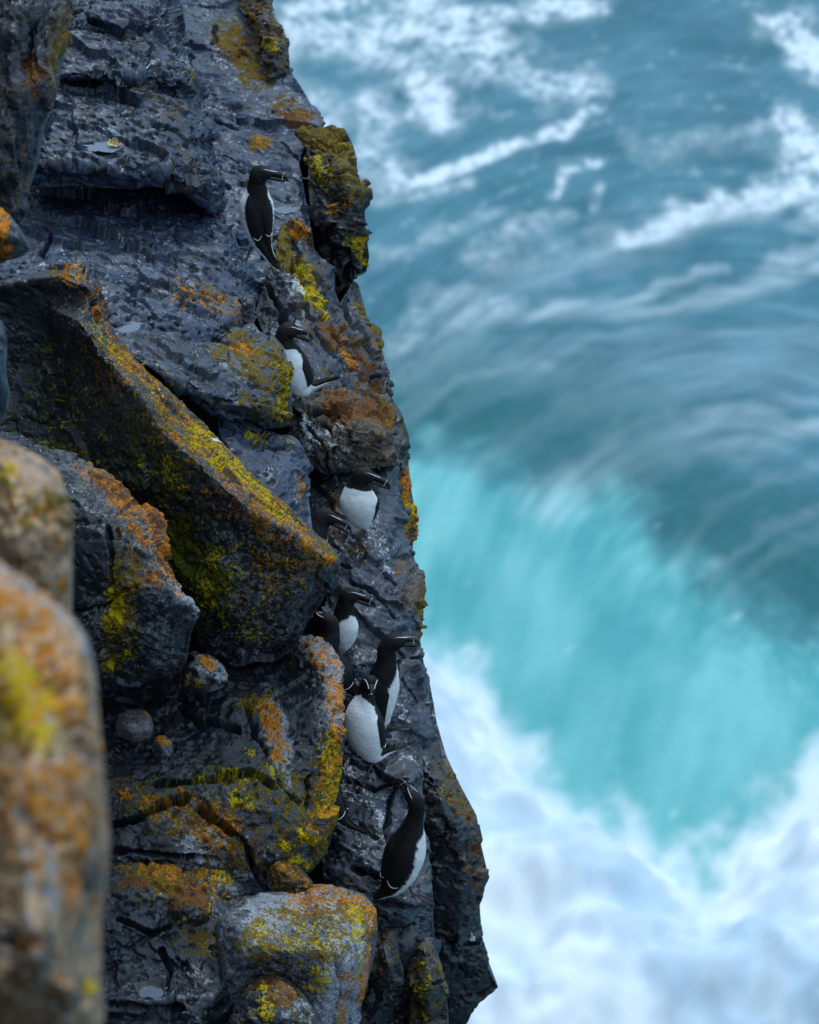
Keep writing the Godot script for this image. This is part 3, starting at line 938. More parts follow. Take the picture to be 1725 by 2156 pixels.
	# upper slabs on the left
	list.append(named(rock("rock_slab", tri3([60, -60, 21.1, 365, -60, 21.5, 370, 0, 21.3, 378, 60, 21.15, 405, 130, 21.2, 428, 180, 21.08, 436, 250, 20.9, 452, 330, 20.75, 475, 385, 20.62, 482, 445, 20.55, 460, 480, 20.45, 435, 435, 20.1, 385, 402, 20.02, 320, 392, 19.98, 250, 398, 19.92, 150, 392, 19.88, 45, 400, 19.85, 30, 360, 19.85, 50, 260, 20.0, 80, 180, 20.25]),
		tri3s([[60, 345, 19.74, 150, 350, 19.74, 250, 358, 19.76, 330, 365, 19.8, 400, 370, 19.9, 440, 390, 20.0], [80, 250, 19.96, 160, 255, 19.98, 260, 250, 20.02, 350, 260, 20.08, 420, 280, 20.25], [110, 180, 20.22, 200, 178, 20.25, 290, 185, 20.25, 380, 190, 20.4], [120, 158, 20.12, 200, 155, 20.12, 290, 160, 20.16, 370, 165, 20.35], [130, 70, 20.38, 220, 75, 20.42, 310, 70, 20.5], [220, 20, 20.45, 320, 20, 20.6], [350, 20, 20.75, 365, 90, 20.6, 388, 150, 20.45, 396, 230, 20.3, 408, 310, 20.1, 428, 370, 19.98, 436, 420, 20.05]]),
		{"thick": 0.8, "facet": 0.26, "facet_size": 0.19, "medium": 0.014, "small": 0.005, "pits": 0.006, "bed": Vector3(1.0, 1.9, 1.0), "base": Color(0.078, 0.108, 0.17), "base_dark": Color(0.02, 0.025, 0.034), "basins": [[213, 302, 0.055, 0.022]], "dark_share": 0.1, "cover": {"tan": -0.6, "black": -0.22}, "strokes": [["black", 0.1, 60, [150, 40, 220, 60, 300, 80]], ["black", 0.1, 50, [330, 100, 370, 150]], ["black", 0.05, 50, [200, 200, 260, 230]], ["black", 0.1, 50, [380, 280, 400, 320]], ["tan", 0.05, 50, [290, 180, 350, 220]], ["olive", 0.2, 18, [400, 150, 402, 185]], ["white", 0.0, 16, [255, 170, 275, 190]], ["white", 0.1, 10, [262, 185, 272, 192]], ["white", -0.05, 14, [310, 130, 340, 128]], ["white", 0.0, 16, [380, 120, 400, 140]], ["tan", 0.0, 60, [350, 330, 400, 350]], ["yellow", 0.0, 9, [368, 0, 370, 25]]],  # black strokes and cover paint the dark of pits into the colour
		"cracks": [[8, 0.10, [95, 165, 140, 172, 210, 180]], [6, 0.08, [190, 320, 250, 318, 290, 345, 330, 385, 345, 400]], [4, 0.05, [60, 400, 130, 380, 220, 390, 310, 395]], [5, 0.05, [330, 255, 370, 275, 400, 300]], [5, 0.06, [150, 60, 200, 70, 240, 65]], [4, 0.04, [300, 60, 330, 90, 320, 110]]]}), "blue grey slab at the upper left with cracks and two shadowed gaps", "rock slab"))
	list.append(named(rock("rock_slab", tri3([-140, 560, 19.5, -60, 480, 19.9, 0, 440, 20.0, 60, 405, 20.25, 200, 395, 20.4, 330, 390, 20.45, 440, 405, 20.5, 485, 460, 20.3, 510, 540, 20.3, 534, 588, 20.2, 539, 640, 20.1, 534, 700, 20.05, 440, 740, 19.55, 350, 740, 19.45, 240, 700, 19.3, 160, 640, 19.35, -140, 640, 19.3]),
		tri3s([[40, 470, 19.92, 150, 450, 20.05, 300, 445, 20.15, 420, 455, 20.2], [40, 540, 19.62, 150, 530, 19.72, 300, 530, 19.85, 430, 540, 19.95, 500, 580, 19.98], [200, 600, 19.48, 300, 610, 19.58, 420, 630, 19.68, 500, 650, 19.8], [260, 660, 19.36, 350, 670, 19.45, 450, 690, 19.55], [470, 480, 20.15, 488, 540, 20.02, 512, 590, 19.9, 518, 640, 19.8]]),
		{"thick": 0.8, "facet": 0.2, "facet_size": 0.2, "medium": 0.012, "small": 0.005, "pits": 0.006, "bed": Vector3(1.0, 1.8, 1.1), "base": Color(0.10, 0.135, 0.205), "base_dark": Color(0.026, 0.031, 0.043), "dark_share": 0.02, "cover": {"olive": -0.72, "black": -0.3}, "strokes": [["white", -0.05, 12, [205, 500, 212, 505]], ["white", 0.0, 9, [250, 508, 255, 510]], ["orange", -0.1, 40, [380, 610, 480, 660]], ["olive", -0.05, 60, [400, 600, 510, 670]], ["white", -0.1, 16, [340, 505, 360, 515]]],  # black mottling stands for shaded pits
		"cracks": [[6, 0.06, [60, 470, 110, 500, 90, 530]], [4, 0.04, [130, 520, 180, 530]], [5, 0.06, [270, 640, 300, 625, 320, 660]]]}), "pitted blue grey slab in the middle left below the long dark gap", "rock slab"))
	list.append(named(rock("rock_slab", tri3([170, 700, 19.2, 225, 645, 19.45, 260, 630, 19.5, 310, 640, 19.55, 350, 680, 19.55, 440, 700, 19.62, 530, 685, 19.75, 598, 726, 19.55, 610, 770, 19.42, 617, 830, 19.4, 616, 880, 19.42, 604, 900, 19.42, 560, 905, 19.35, 520, 880, 19.25, 470, 885, 19.2, 430, 865, 19.12, 350, 800, 19.02, 250, 730, 19.1]),
		tri3s([[240, 690, 19.28, 300, 695, 19.3, 330, 710, 19.3], [440, 730, 19.42, 520, 722, 19.5, 585, 745, 19.38], [300, 730, 19.18, 360, 770, 19.06, 430, 830, 19.02], [460, 780, 19.22, 530, 790, 19.24, 590, 800, 19.28], [480, 840, 19.12, 540, 860, 19.16, 595, 870, 19.28]]),
		{"basins": [[263, 681, 0.06, 0.022]], "thick": 0.7, "facet": 0.22, "facet_size": 0.16, "medium": 0.012, "small": 0.005, "pits": 0.004, "bed": Vector3(1.0, 1.6, 1.0), "base": Color(0.078, 0.098, 0.14), "base_dark": Color(0.025, 0.029, 0.038), "cover": {"olive": -0.35, "orange": -0.6, "yellow": -0.78}, "strokes": [["olive", 0.25, 80, [500, 740, 580, 780, 600, 850]], ["yellow", -0.05, 30, [600, 780, 605, 860]], ["orange", 0.05, 30, [500, 730, 520, 740]], ["olive", 0.1, 50, [540, 850, 590, 880]], ["white", 0.2, 8, [330, 675, 340, 678]], ["white", 0.15, 9, [370, 690, 378, 694]], ["yellow", 0.1, 16, [600, 850, 598, 880]]],
		"cracks": [[4, 0.05, [430, 870, 470, 845, 520, 850]], [3, 0.04, [350, 690, 420, 715, 480, 715]], [4, 0.06, [480, 870, 540, 885, 600, 880]]]}), "lichen spotted slab with a puddle, partly hiding the second razorbill", "rock slab"))
	list.append(named(rock("rock_slab", tri3([455, 870, 19.3, 520, 885, 19.35, 565, 910, 19.4, 620, 925, 19.5, 640, 990, 19.4, 652, 1060, 19.3, 662, 1140, 19.2, 620, 1120, 19.1, 560, 1060, 19.05, 500, 980, 19.08, 460, 920, 19.15]),
		tri3s([[520, 930, 19.2, 580, 990, 19.14, 630, 1070, 19.12], [560, 930, 19.28, 610, 970, 19.28]]),
		{"thick": 0.6, "facet": 0.18, "facet_size": 0.13, "base": Color(0.09, 0.118, 0.18), "base_dark": Color(0.028, 0.032, 0.042), "cover": {"olive": -0.6}, "strokes": [["yellow", 0.1, 14, [530, 905, 560, 925]], ["yellow", 0.05, 12, [590, 925, 605, 940]], ["orange", 0.0, 20, [630, 1020, 640, 1060]]],
		"cracks": [[7, 0.10, [462, 885, 510, 905, 560, 935, 600, 945]]]}), "narrow bare grey slab squeezed along the lichened ridge", "rock slab"))
	return list

func build_rocks() -> void:
	var water := StandardMaterial3D.new()
	water.resource_name = "pale_pool"
	water.albedo_color = lin(0.14, 0.165, 0.215)  # one even pale blue grey for all puddles
	water.roughness = 0.06
	mats.pool = water
	var list := rock_list()
	list.append_array(boulder_list())
	for i in list.size():
		list[i].shift = Vector3(1.7, 0.9, 2.3) * i
	for r in list:
		make_rock(r)
	var cliff := Node3D.new()
	cliff.name = "cliff"
	add_child(cliff)
	tag(cliff, "dark wet sea cliff with lichened edges dropping to the surf", "", "", "structure")
	for r in list:
		rock_mesh(r)
		place_rock(r, cliff)

func place_rock(r: Rock, cliff: Node3D) -> void:
	if r.called.begins_with("cliff_"):
		put_mesh(r.called.trim_prefix("cliff_"), r.mesh, cliff).position = r.origin
		build_pools(r.called.trim_prefix("cliff_"), r)
		return
	var o := put_mesh(unique(r.called), r.mesh, self)
	o.position = r.origin
	rocks[str(o.name)] = r
	build_pools(str(o.name), r)
	if r.has_meta("label"):
		tag(o, r.get_meta("label"), r.get_meta("category"), r.get_meta("group"))

# ---------------------------------------------------------------- boulders and stones

func named(r: Rock, label: String, category: String, group := "") -> Rock:
	r.set_meta("label", label)
	r.set_meta("category", category)
	r.set_meta("group", group)
	return r

func boulder_list() -> Array:
	var list := []
	# the great boulder with the lichened ridge
	list.append(named(rock("boulder", tri3([-160, 760, 18.9, -60, 640, 19.0, 0, 590, 19.05, 60, 575, 19.05, 120, 560, 19.05, 183, 555, 19.05, 197, 590, 18.98, 215, 640, 18.95, 226, 680, 18.95, 250, 715, 18.98, 320, 790, 19.0, 410, 875, 18.98, 480, 945, 18.93, 540, 1005, 18.88, 600, 1055, 18.83, 650, 1105, 18.78, 690, 1145, 18.72, 712, 1180, 18.66, 706, 1220, 18.68, 680, 1270, 18.74, 650, 1312, 18.8, 622, 1370, 18.86, 580, 1398, 18.9, 520, 1395, 18.9, 440, 1372, 18.9, 395, 1330, 18.9, 300, 1300, 18.95, 100, 1100, 18.95, -160, 1000, 18.95]),
		tri3s([[170, 680, 18.62, 200, 725, 18.57, 260, 795, 18.5, 310, 850, 18.45, 340, 905, 18.41, 400, 960, 18.38, 435, 985, 18.36, 480, 1030, 18.34, 540, 1080, 18.32, 600, 1112, 18.33, 640, 1142, 18.36, 690, 1175, 18.5], [0, 600, 18.96, 60, 590, 18.92, 120, 578, 18.88, 165, 572, 18.88, 180, 600, 18.8, 190, 650, 18.75], [20, 640, 19.0, 90, 640, 18.97, 150, 640, 18.85], [0, 760, 19.05, 90, 760, 19.0, 160, 760, 18.8, 220, 820, 18.66], [40, 880, 19.0, 140, 900, 18.86, 240, 920, 18.66], [180, 1020, 18.84, 280, 1040, 18.66, 380, 1060, 18.52, 480, 1120, 18.46], [300, 1160, 18.8, 400, 1180, 18.62, 500, 1210, 18.52, 600, 1190, 18.48], [420, 1280, 18.72, 520, 1300, 18.66, 600, 1280, 18.62, 650, 1230, 18.58], [500, 1360, 18.8, 580, 1350, 18.78]]),
		{"thick": 0.7, "facet": 0.16, "facet_size": 0.19, "medium": 0.010, "small": 0.004, "pits": 0.002, "base": Color(0.04, 0.046, 0.058), "base_dark": Color(0.012, 0.015, 0.020), "dark_share": 0.2, "cover": {"yellow": -0.68, "moss": -0.74, "grey": -0.5},  # stone darkened to carry the shade of the front face
		"strokes": [["olive", -0.06, 105, [280, 770, 350, 850, 420, 920, 500, 990, 590, 1075, 680, 1160]], ["rust", 0.06, 105, [300, 780, 370, 860, 460, 950, 560, 1040]], ["orange", -0.12, 80, [240, 740, 300, 800, 400, 920, 480, 1000, 620, 1110]], ["yellow", 0.05, 55, [420, 930, 470, 970, 530, 1020, 590, 1075]], ["yellow", -0.22, 40, [200, 690, 260, 760, 330, 850]], ["orange", 0.0, 40, [150, 575, 190, 620, 220, 670]], ["olive", 0.0, 36, [110, 572, 180, 580]],
			["white", 0.2, 8, [330, 830, 338, 836]], ["white", 0.25, 8, [450, 928, 460, 932]], ["moss", -0.02, 110, [330, 960, 350, 1060, 380, 1180, 420, 1250]], ["yellow", -0.38, 130, [120, 900, 250, 950, 340, 1100]], ["moss", 0.35, 50, [370, 1130, 390, 1200]], ["yellow", -0.02, 42, [440, 1180, 460, 1220, 430, 1260]], ["moss", 0.35, 50, [440, 1180, 460, 1220, 430, 1260]], ["yellow", -0.05, 30, [355, 975, 365, 1010]], ["moss", -0.2, 150, [100, 820, 200, 900, 300, 1000]], ["yellow", -0.2, 26, [70, 940, 130, 950]], ["moss", 0.1, 20, [90, 935, 140, 950]],
			["grey", 0.02, 90, [560, 1090, 620, 1150, 600, 1230]], ["grey", -0.02, 120, [480, 1200, 560, 1260, 520, 1330]], ["orange", -0.12, 60, [590, 1110, 640, 1180, 560, 1220]], ["orange", 0.1, 30, [620, 1130, 690, 1175]], ["yellow", -0.25, 70, [500, 1180, 580, 1150, 540, 1260]], ["yellow", -0.2, 34, [480, 1310, 560, 1340]], ["grey", 0.25, 26, [440, 1010, 455, 1025]], ["black", 0.0, 120, [60, 700, 150, 800]]],
		"cracks": [[4, 0.03, [180, 560, 200, 640, 170, 690]], [4, 0.03, [600, 1060, 640, 1110, 660, 1180]]]}),
		"huge dark boulder with an orange and yellow lichened ridge running diagonally", "boulder"))
	# boulder to its lower left
	list.append(named(rock("boulder", tri3([-160, 960, 18.6, -60, 930, 18.55, 0, 905, 18.5, 40, 910, 18.45, 85, 938, 18.4, 150, 958, 18.36, 205, 985, 18.32, 245, 1008, 18.3, 292, 1058, 18.25, 332, 1092, 18.22, 350, 1150, 18.18, 358, 1208, 18.15, 380, 1240, 18.1, 426, 1286, 18.05, 405, 1330, 18.12, 396, 1390, 18.22, 380, 1420, 18.3, 300, 1440, 18.35, 210, 1455, 18.35, 100, 1460, 18.35, -160, 1460, 18.35]),
		tri3s([[0, 985, 18.15, 70, 1010, 18.08, 150, 1045, 18.02, 230, 1095, 17.96, 290, 1150, 17.92, 330, 1205, 17.9, 355, 1235, 17.92, 410, 1285, 17.98], [100, 1110, 18.02, 200, 1160, 17.95, 280, 1220, 17.9], [230, 1230, 17.92, 300, 1240, 17.86, 360, 1260, 17.92], [150, 1320, 18.08, 250, 1320, 18.0, 340, 1330, 18.0], [200, 1400, 18.2, 320, 1400, 18.15], [250, 980, 18.24, 300, 1080, 18.12, 335, 1160, 18.05]]),
		{"thick": 0.6, "facet": 0.16, "facet_size": 0.17, "medium": 0.012, "small": 0.004, "pits": 0.003, "base": Color(0.045, 0.054, 0.07), "base_dark": Color(0.013, 0.016, 0.022), "dark_share": 0.25, "cover": {"grey": -0.55, "yellow": -0.75, "olive": -0.72},  # dark stone tone includes the shade on its front
		"strokes": [["grey", 0.1, 60, [160, 980, 250, 1050, 320, 1130, 340, 1200]], ["rust", 0.15, 60, [230, 1010, 300, 1100, 340, 1190]], ["orange", 0.0, 50, [200, 1000, 270, 1060, 330, 1130, 350, 1200]], ["pale", 0.15, 22, [345, 1210, 380, 1250, 420, 1285]], ["orange", 0.05, 16, [370, 1240, 380, 1252]], ["yellow", 0.22, 26, [236, 1260, 245, 1290, 235, 1310]], ["olive", 0.2, 50, [270, 1200, 250, 1330]], ["yellow", -0.15, 45, [245, 1330, 250, 1380]], ["olive", 0.1, 50, [245, 1330, 240, 1390]], ["grey", 0.0, 70, [320, 1290, 340, 1380]], ["grey", 0.05, 50, [210, 1280, 200, 1350]], ["tan", 0.0, 50, [180, 1000, 300, 1080]]],
		"cracks": [[4, 0.04, [230, 1110, 240, 1170, 230, 1240]], [3, 0.03, [160, 1290, 220, 1280, 280, 1230]]]}),
		"dark boulder with pale pointed tip wedged below the diagonal lichened ridge", "boulder"))
	# rough mass below
	list.append(named(rock("rock_outcrop", tri3([150, 1440, 18.75, 300, 1425, 18.85, 400, 1395, 18.95, 500, 1405, 19.0, 590, 1390, 19.0, 622, 1350, 19.0, 650, 1333, 19.02, 690, 1350, 19.0, 716, 1378, 18.95, 724, 1440, 18.85, 722, 1500, 18.78, 725, 1555, 18.74, 714, 1590, 18.76, 708, 1660, 18.74, 706, 1720, 18.74, 698, 1780, 18.78, 672, 1822, 18.76, 640, 1856, 18.7, 560, 1870, 18.6, 400, 1870, 18.5, 150, 1860, 18.4, 150, 1650, 18.55]),
		tri3s([[220, 1500, 18.66, 290, 1545, 18.56, 360, 1590, 18.5, 420, 1630, 18.46], [400, 1450, 18.75, 480, 1480, 18.66, 520, 1540, 18.56, 560, 1620, 18.5, 600, 1680, 18.48, 640, 1740, 18.5], [560, 1450, 18.78, 600, 1500, 18.7, 620, 1600, 18.6, 650, 1680, 18.58], [660, 1380, 18.88, 690, 1440, 18.75, 690, 1540, 18.66, 670, 1640, 18.6, 670, 1760, 18.62], [280, 1650, 18.4, 380, 1670, 18.4, 480, 1680, 18.42, 560, 1700, 18.44], [300, 1740, 18.34, 420, 1740, 18.36, 520, 1780, 18.4, 600, 1800, 18.5], [260, 1810, 18.32, 400, 1820, 18.36]]),
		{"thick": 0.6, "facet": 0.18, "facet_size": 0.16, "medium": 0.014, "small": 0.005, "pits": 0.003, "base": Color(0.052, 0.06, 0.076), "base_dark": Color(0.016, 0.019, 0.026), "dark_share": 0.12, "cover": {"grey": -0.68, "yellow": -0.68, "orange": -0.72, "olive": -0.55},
		"strokes": [["orange", 0.14, 34, [660, 1360, 690, 1400, 708, 1460, 714, 1540]], ["pale", 0.3, 40, [650, 1345, 690, 1375, 710, 1430, 712, 1500]], ["orange", 0.2, 26, [560, 1490, 580, 1530, 590, 1590]], ["pale", 0.25, 30, [565, 1480, 590, 1560, 600, 1640]], ["olive", 0.2, 30, [520, 1475, 560, 1480]], ["orange", 0.08, 30, [700, 1580, 690, 1680, 670, 1750]], ["olive", 0.2, 50, [690, 1600, 680, 1700, 660, 1800]], ["yellow", 0.0, 30, [690, 1560, 700, 1640, 690, 1700]],
			["moss", -0.12, 24, [330, 1645, 420, 1640, 520, 1622, 570, 1640]], ["yellow", 0.05, 16, [420, 1640, 480, 1630, 550, 1640]], ["moss", -0.1, 18, [260, 1715, 350, 1690, 390, 1680]], ["olive", 0.05, 95, [480, 1660, 580, 1680, 640, 1740]], ["olive", -0.02, 80, [380, 1710, 470, 1740, 530, 1800]], ["orange", -0.1, 60, [380, 1700, 480, 1760]], ["rust", 0.1, 60, [400, 1700, 520, 1800]], ["yellow", 0.3, 16, [634, 1756, 640, 1762]], ["yellow", 0.3, 15, [592, 1775, 600, 1780]], ["yellow", 0.1, 22, [500, 1680, 520, 1690]], ["yellow", 0.1, 24, [615, 1810, 640, 1820]], ["yellow", 0.05, 14, [570, 1610, 585, 1640]], ["yellow", 0.1, 10, [520, 1580, 530, 1584]], ["pale", 0.0, 60, [420, 1760, 520, 1830]], ["grey", 0.0, 80, [400, 1700, 440, 1820]], ["olive", 0.1, 40, [260, 1660, 330, 1700]], ["orange", -0.05, 24, [260, 1670, 330, 1700]], ["black", 0.0, 90, [600, 1420, 630, 1480]]],
		"cracks": [[8, 0.07, [330, 1650, 420, 1645, 520, 1628, 580, 1650]], [8, 0.09, [200, 1745, 280, 1725, 350, 1692, 390, 1682]], [7, 0.08, [425, 1700, 480, 1740, 520, 1790, 550, 1850]], [6, 0.06, [215, 1788, 300, 1795, 380, 1805, 450, 1812]], [6, 0.07, [520, 1480, 545, 1540, 580, 1610, 605, 1660, 640, 1690]], [10, 0.07, [380, 1490, 420, 1520, 500, 1530]], [5, 0.05, [690, 1600, 650, 1640, 660, 1700]]]}),
		"rough lichened outcrop with mossy cracks below the huge boulder", "rock"))
	list.append(named(rock("rock_outcrop", tri3([120, 1790, 18.4, 250, 1785, 18.45, 380, 1800, 18.5, 480, 1825, 18.55, 570, 1850, 18.6, 600, 1900, 18.5, 620, 2000, 18.4, 640, 2220, 18.3, 120, 2220, 18.0]),
		tri3s([[250, 1860, 18.22, 340, 1850, 18.28, 440, 1850, 18.36], [240, 1950, 18.12, 330, 1940, 18.16, 430, 1930, 18.24, 500, 1950, 18.22], [250, 2055, 18.14, 330, 2050, 18.16, 420, 2045, 18.18, 520, 2050, 18.2], [260, 2110, 17.98, 340, 2105, 18.0, 440, 2100, 18.04], [240, 2150, 18.08, 360, 2150, 18.1], [240, 2190, 17.98, 400, 2190, 18.0]]),
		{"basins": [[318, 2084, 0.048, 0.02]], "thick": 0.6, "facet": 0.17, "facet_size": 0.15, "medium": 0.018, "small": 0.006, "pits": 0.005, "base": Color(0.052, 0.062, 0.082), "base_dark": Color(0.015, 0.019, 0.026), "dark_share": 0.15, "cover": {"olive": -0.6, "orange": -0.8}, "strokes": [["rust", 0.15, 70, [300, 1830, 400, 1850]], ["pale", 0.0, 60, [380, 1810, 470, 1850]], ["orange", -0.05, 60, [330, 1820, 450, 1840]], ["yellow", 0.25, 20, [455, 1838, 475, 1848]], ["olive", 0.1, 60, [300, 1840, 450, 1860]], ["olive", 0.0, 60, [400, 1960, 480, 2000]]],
		"cracks": [[9, 0.08, [230, 2115, 300, 2120, 380, 2125, 470, 2120]], [6, 0.05, [250, 1930, 320, 1965, 360, 1950]], [5, 0.05, [340, 2000, 360, 2050, 350, 2090]], [6, 0.06, [430, 1870, 480, 1890, 540, 1880]]]}),
		"black wet rock with a small pool at bottom left behind the blurred rock", "rock"))
	# rounded pale boulder at the bottom
	list.append(named(rock("boulder", tri3([450, 1965, 18.18, 470, 1920, 18.24, 510, 1892, 18.34, 570, 1874, 18.48, 640, 1862, 18.62, 715, 1866, 18.6, 770, 1882, 18.56, 792, 1908, 18.52, 798, 1955, 18.48, 790, 2020, 18.48, 776, 2070, 18.5, 757, 2110, 18.52, 745, 2220, 18.55, 520, 2220, 18.2, 470, 2080, 18.12]),
		tri3s([[495, 1950, 18.08, 560, 1930, 18.16, 640, 1925, 18.25, 700, 1935, 18.2, 750, 1950, 18.24, 785, 1950, 18.36], [515, 2010, 18.02, 600, 2000, 18.04, 670, 1995, 18.06, 710, 2005, 18.06, 760, 2000, 18.2], [560, 2100, 18.24, 640, 2080, 18.14, 690, 2090, 18.08, 740, 2080, 18.22], [680, 2160, 18.14, 620, 2170, 18.2]]),
		{"thick": 0.5, "facet": 0.06, "facet_size": 0.2, "medium": 0.008, "small": 0.004, "pits": 0.002, "soften": 4, "bright": 1.2, "base": Color(0.085, 0.09, 0.105), "base_dark": Color(0.03, 0.034, 0.042), "cover": {"grey": -0.05, "olive": -0.4, "black": -0.45, "orange": -0.62},
		"strokes": [["pale", 0.4, 80, [560, 1900, 660, 1880, 740, 1910]], ["pale", 0.55, 60, [715, 2000, 720, 2080, 690, 2170]], ["pale", 0.5, 40, [770, 1990, 760, 2060, 740, 2150]], ["orange", 0.2, 36, [785, 1920, 780, 2000, 760, 2090]], ["orange", 0.0, 30, [730, 2060, 720, 2160]], ["olive", 0.1, 85, [600, 1960, 690, 1970, 740, 1940]], ["yellow", -0.15, 60, [620, 1970, 690, 1960]], ["yellow", 0.15, 24, [745, 1920, 755, 1970]], ["yellow", 0.15, 14, [757, 2020, 752, 2060]], ["orange", 0.0, 60, [640, 1885, 720, 1880, 780, 1910]], ["olive", 0.1, 50, [560, 1960, 540, 1990]], ["yellow", 0.0, 26, [545, 1950, 560, 1975]], ["yellow", 0.1, 26, [680, 2050, 660, 2080]], ["rust", 0.1, 60, [660, 1890, 760, 1900]], ["black", 0.1, 60, [560, 2040, 620, 2080]]],
		"cracks": [[4, 0.03, [712, 2030, 714, 2090, 705, 2170]], [3, 0.02, [735, 2040, 738, 2100]]]}),
		"rounded pale grey boulder with orange and yellow lichen near the bottom", "boulder"))
	list.append(named(rock("boulder", tri3([470, 2220, 18.0, 490, 2130, 18.08, 520, 2075, 18.12, 560, 2045, 18.15, 600, 2055, 18.12, 640, 2090, 18.1, 680, 2150, 18.08, 700, 2220, 18.1]), tri3s([[550, 2090, 17.96, 600, 2110, 17.94, 640, 2160, 17.95], [530, 2150, 17.93]]),
		{"thick": 0.4, "facet": 0.10, "facet_size": 0.14, "soften": 3, "base": Color(0.055, 0.06, 0.072), "base_dark": Color(0.02, 0.023, 0.03), "cover": {"olive": -0.2, "grey": -0.45, "orange": -0.6, "black": -0.5}, "strokes": [["rust", 0.2, 50, [560, 2060, 600, 2090]], ["yellow", 0.25, 16, [548, 2070, 552, 2080]], ["yellow", 0.1, 20, [560, 2110, 565, 2150]], ["pale", 0.1, 40, [600, 2090, 640, 2130]]]}),
		"small dark boulder with brown lichen half cut off by the bottom edge", "boulder"))
	# lumps
	list.append(named(rock("stone", tri3([345, 1930, 18.22, 355, 1890, 18.25, 385, 1872, 18.28, 425, 1880, 18.28, 448, 1905, 18.26, 450, 1935, 18.24, 420, 1958, 18.2, 370, 1960, 18.18]), tri3s([[380, 1905, 18.12, 415, 1912, 18.12], [395, 1935, 18.12]]),
		{"thick": 0.15, "facet": 0.08, "soften": 3, "big": 0.008, "base": Color(0.045, 0.05, 0.06), "base_dark": Color(0.015, 0.018, 0.024), "cover": {"olive": -0.25, "rust": -0.1, "black": -0.3}, "strokes": [["rust", 0.3, 30, [375, 1885, 420, 1895]], ["yellow", 0.2, 12, [370, 1950, 395, 1940]], ["yellow", 0.15, 10, [440, 1905, 445, 1930]]]}),
		"brown lichened stone in black rock left of the pale boulder", "stone"))
	list.append(named(rock("stone", tri3([558, 1862, 18.52, 560, 1820, 18.5, 580, 1800, 18.52, 615, 1805, 18.55, 640, 1835, 18.58, 665, 1862, 18.58, 640, 1885, 18.52, 580, 1890, 18.48]), tri3s([[590, 1830, 18.38, 620, 1850, 18.42], [590, 1865, 18.4]]),
		{"thick": 0.15, "facet": 0.1, "soften": 2, "big": 0.008, "base": Color(0.055, 0.055, 0.06), "base_dark": Color(0.02, 0.022, 0.027), "cover": {"olive": 0.0, "rust": -0.1}, "strokes": [["orange", 0.05, 30, [600, 1815, 640, 1850]]]}),
		"small pointed stone with orange lichen on top of the pale boulder", "stone"))
	# three loose stones in the hollow
	list.append(named(rock("stone", tri3([240, 1535, 18.36, 248, 1508, 18.38, 268, 1492, 18.4, 300, 1492, 18.42, 318, 1503, 18.4, 325, 1530, 18.38, 318, 1555, 18.36, 285, 1562, 18.34, 252, 1555, 18.34]), tri3s([[262, 1522, 18.27, 300, 1518, 18.3], [280, 1545, 18.27, 312, 1540, 18.32]]),
		{"bright": 1.5, "thick": 0.12, "facet": 0.2, "facet_size": 0.06, "soften": 1, "big": 0.004, "medium": 0.003, "small": 0.002, "pits": 0.0, "base": Color(0.125, 0.10, 0.092), "base_dark": Color(0.14, 0.11, 0.10), "cover": {"tan": -0.3}, "strokes": [["orange", 0.0, 8, [305, 1500, 310, 1505]]]}),
		"bare angular brown stone lying in the dark hollow", "stone"))
	list.append(named(rock("stone", tri3([318, 1570, 18.32, 325, 1550, 18.34, 345, 1545, 18.36, 362, 1560, 18.36, 369, 1582, 18.34, 360, 1600, 18.32, 335, 1602, 18.3, 320, 1592, 18.3]), tri3s([[340, 1570, 18.24, 350, 1585, 18.25]]),
		{"bright": 1.0, "thick": 0.1, "facet": 0.22, "facet_size": 0.05, "soften": 2, "big": 0.003, "medium": 0.002, "small": 0.002, "base": Color(0.06, 0.066, 0.078), "cover": {"grey": -0.2, "black": -0.2}, "strokes": [["orange", 0.25, 16, [328, 1555, 350, 1560]]]}),
		"small rounded stone with an orange lichen cap beside the brown stone", "stone"))
	list.append(named(rock("stone", tri3([375, 1425, 18.42, 385, 1390, 18.46, 410, 1374, 18.5, 445, 1378, 18.5, 472, 1400, 18.48, 482, 1425, 18.46, 470, 1450, 18.42, 430, 1462, 18.38, 390, 1455, 18.38]), tri3s([[410, 1405, 18.33, 445, 1412, 18.34], [425, 1440, 18.3]]),
		{"thick": 0.2, "facet": 0.34, "facet_size": 0.08, "soften": 1, "big": 0.012, "medium": 0.004, "base": Color(0.05, 0.056, 0.068), "base_dark": Color(0.018, 0.021, 0.028), "cover": {"grey": -0.35, "black": -0.2, "olive": -0.5}, "strokes": [["orange", 0.25, 18, [430, 1392, 450, 1400]], ["pale", 0.2, 24, [455, 1400, 475, 1425]], ["orange", 0.2, 9, [478, 1425, 479, 1435]], ["olive", 0.1, 20, [395, 1430, 420, 1440]]]}),
		"rounded stone with an orange patch wedged under the huge boulder", "stone"))
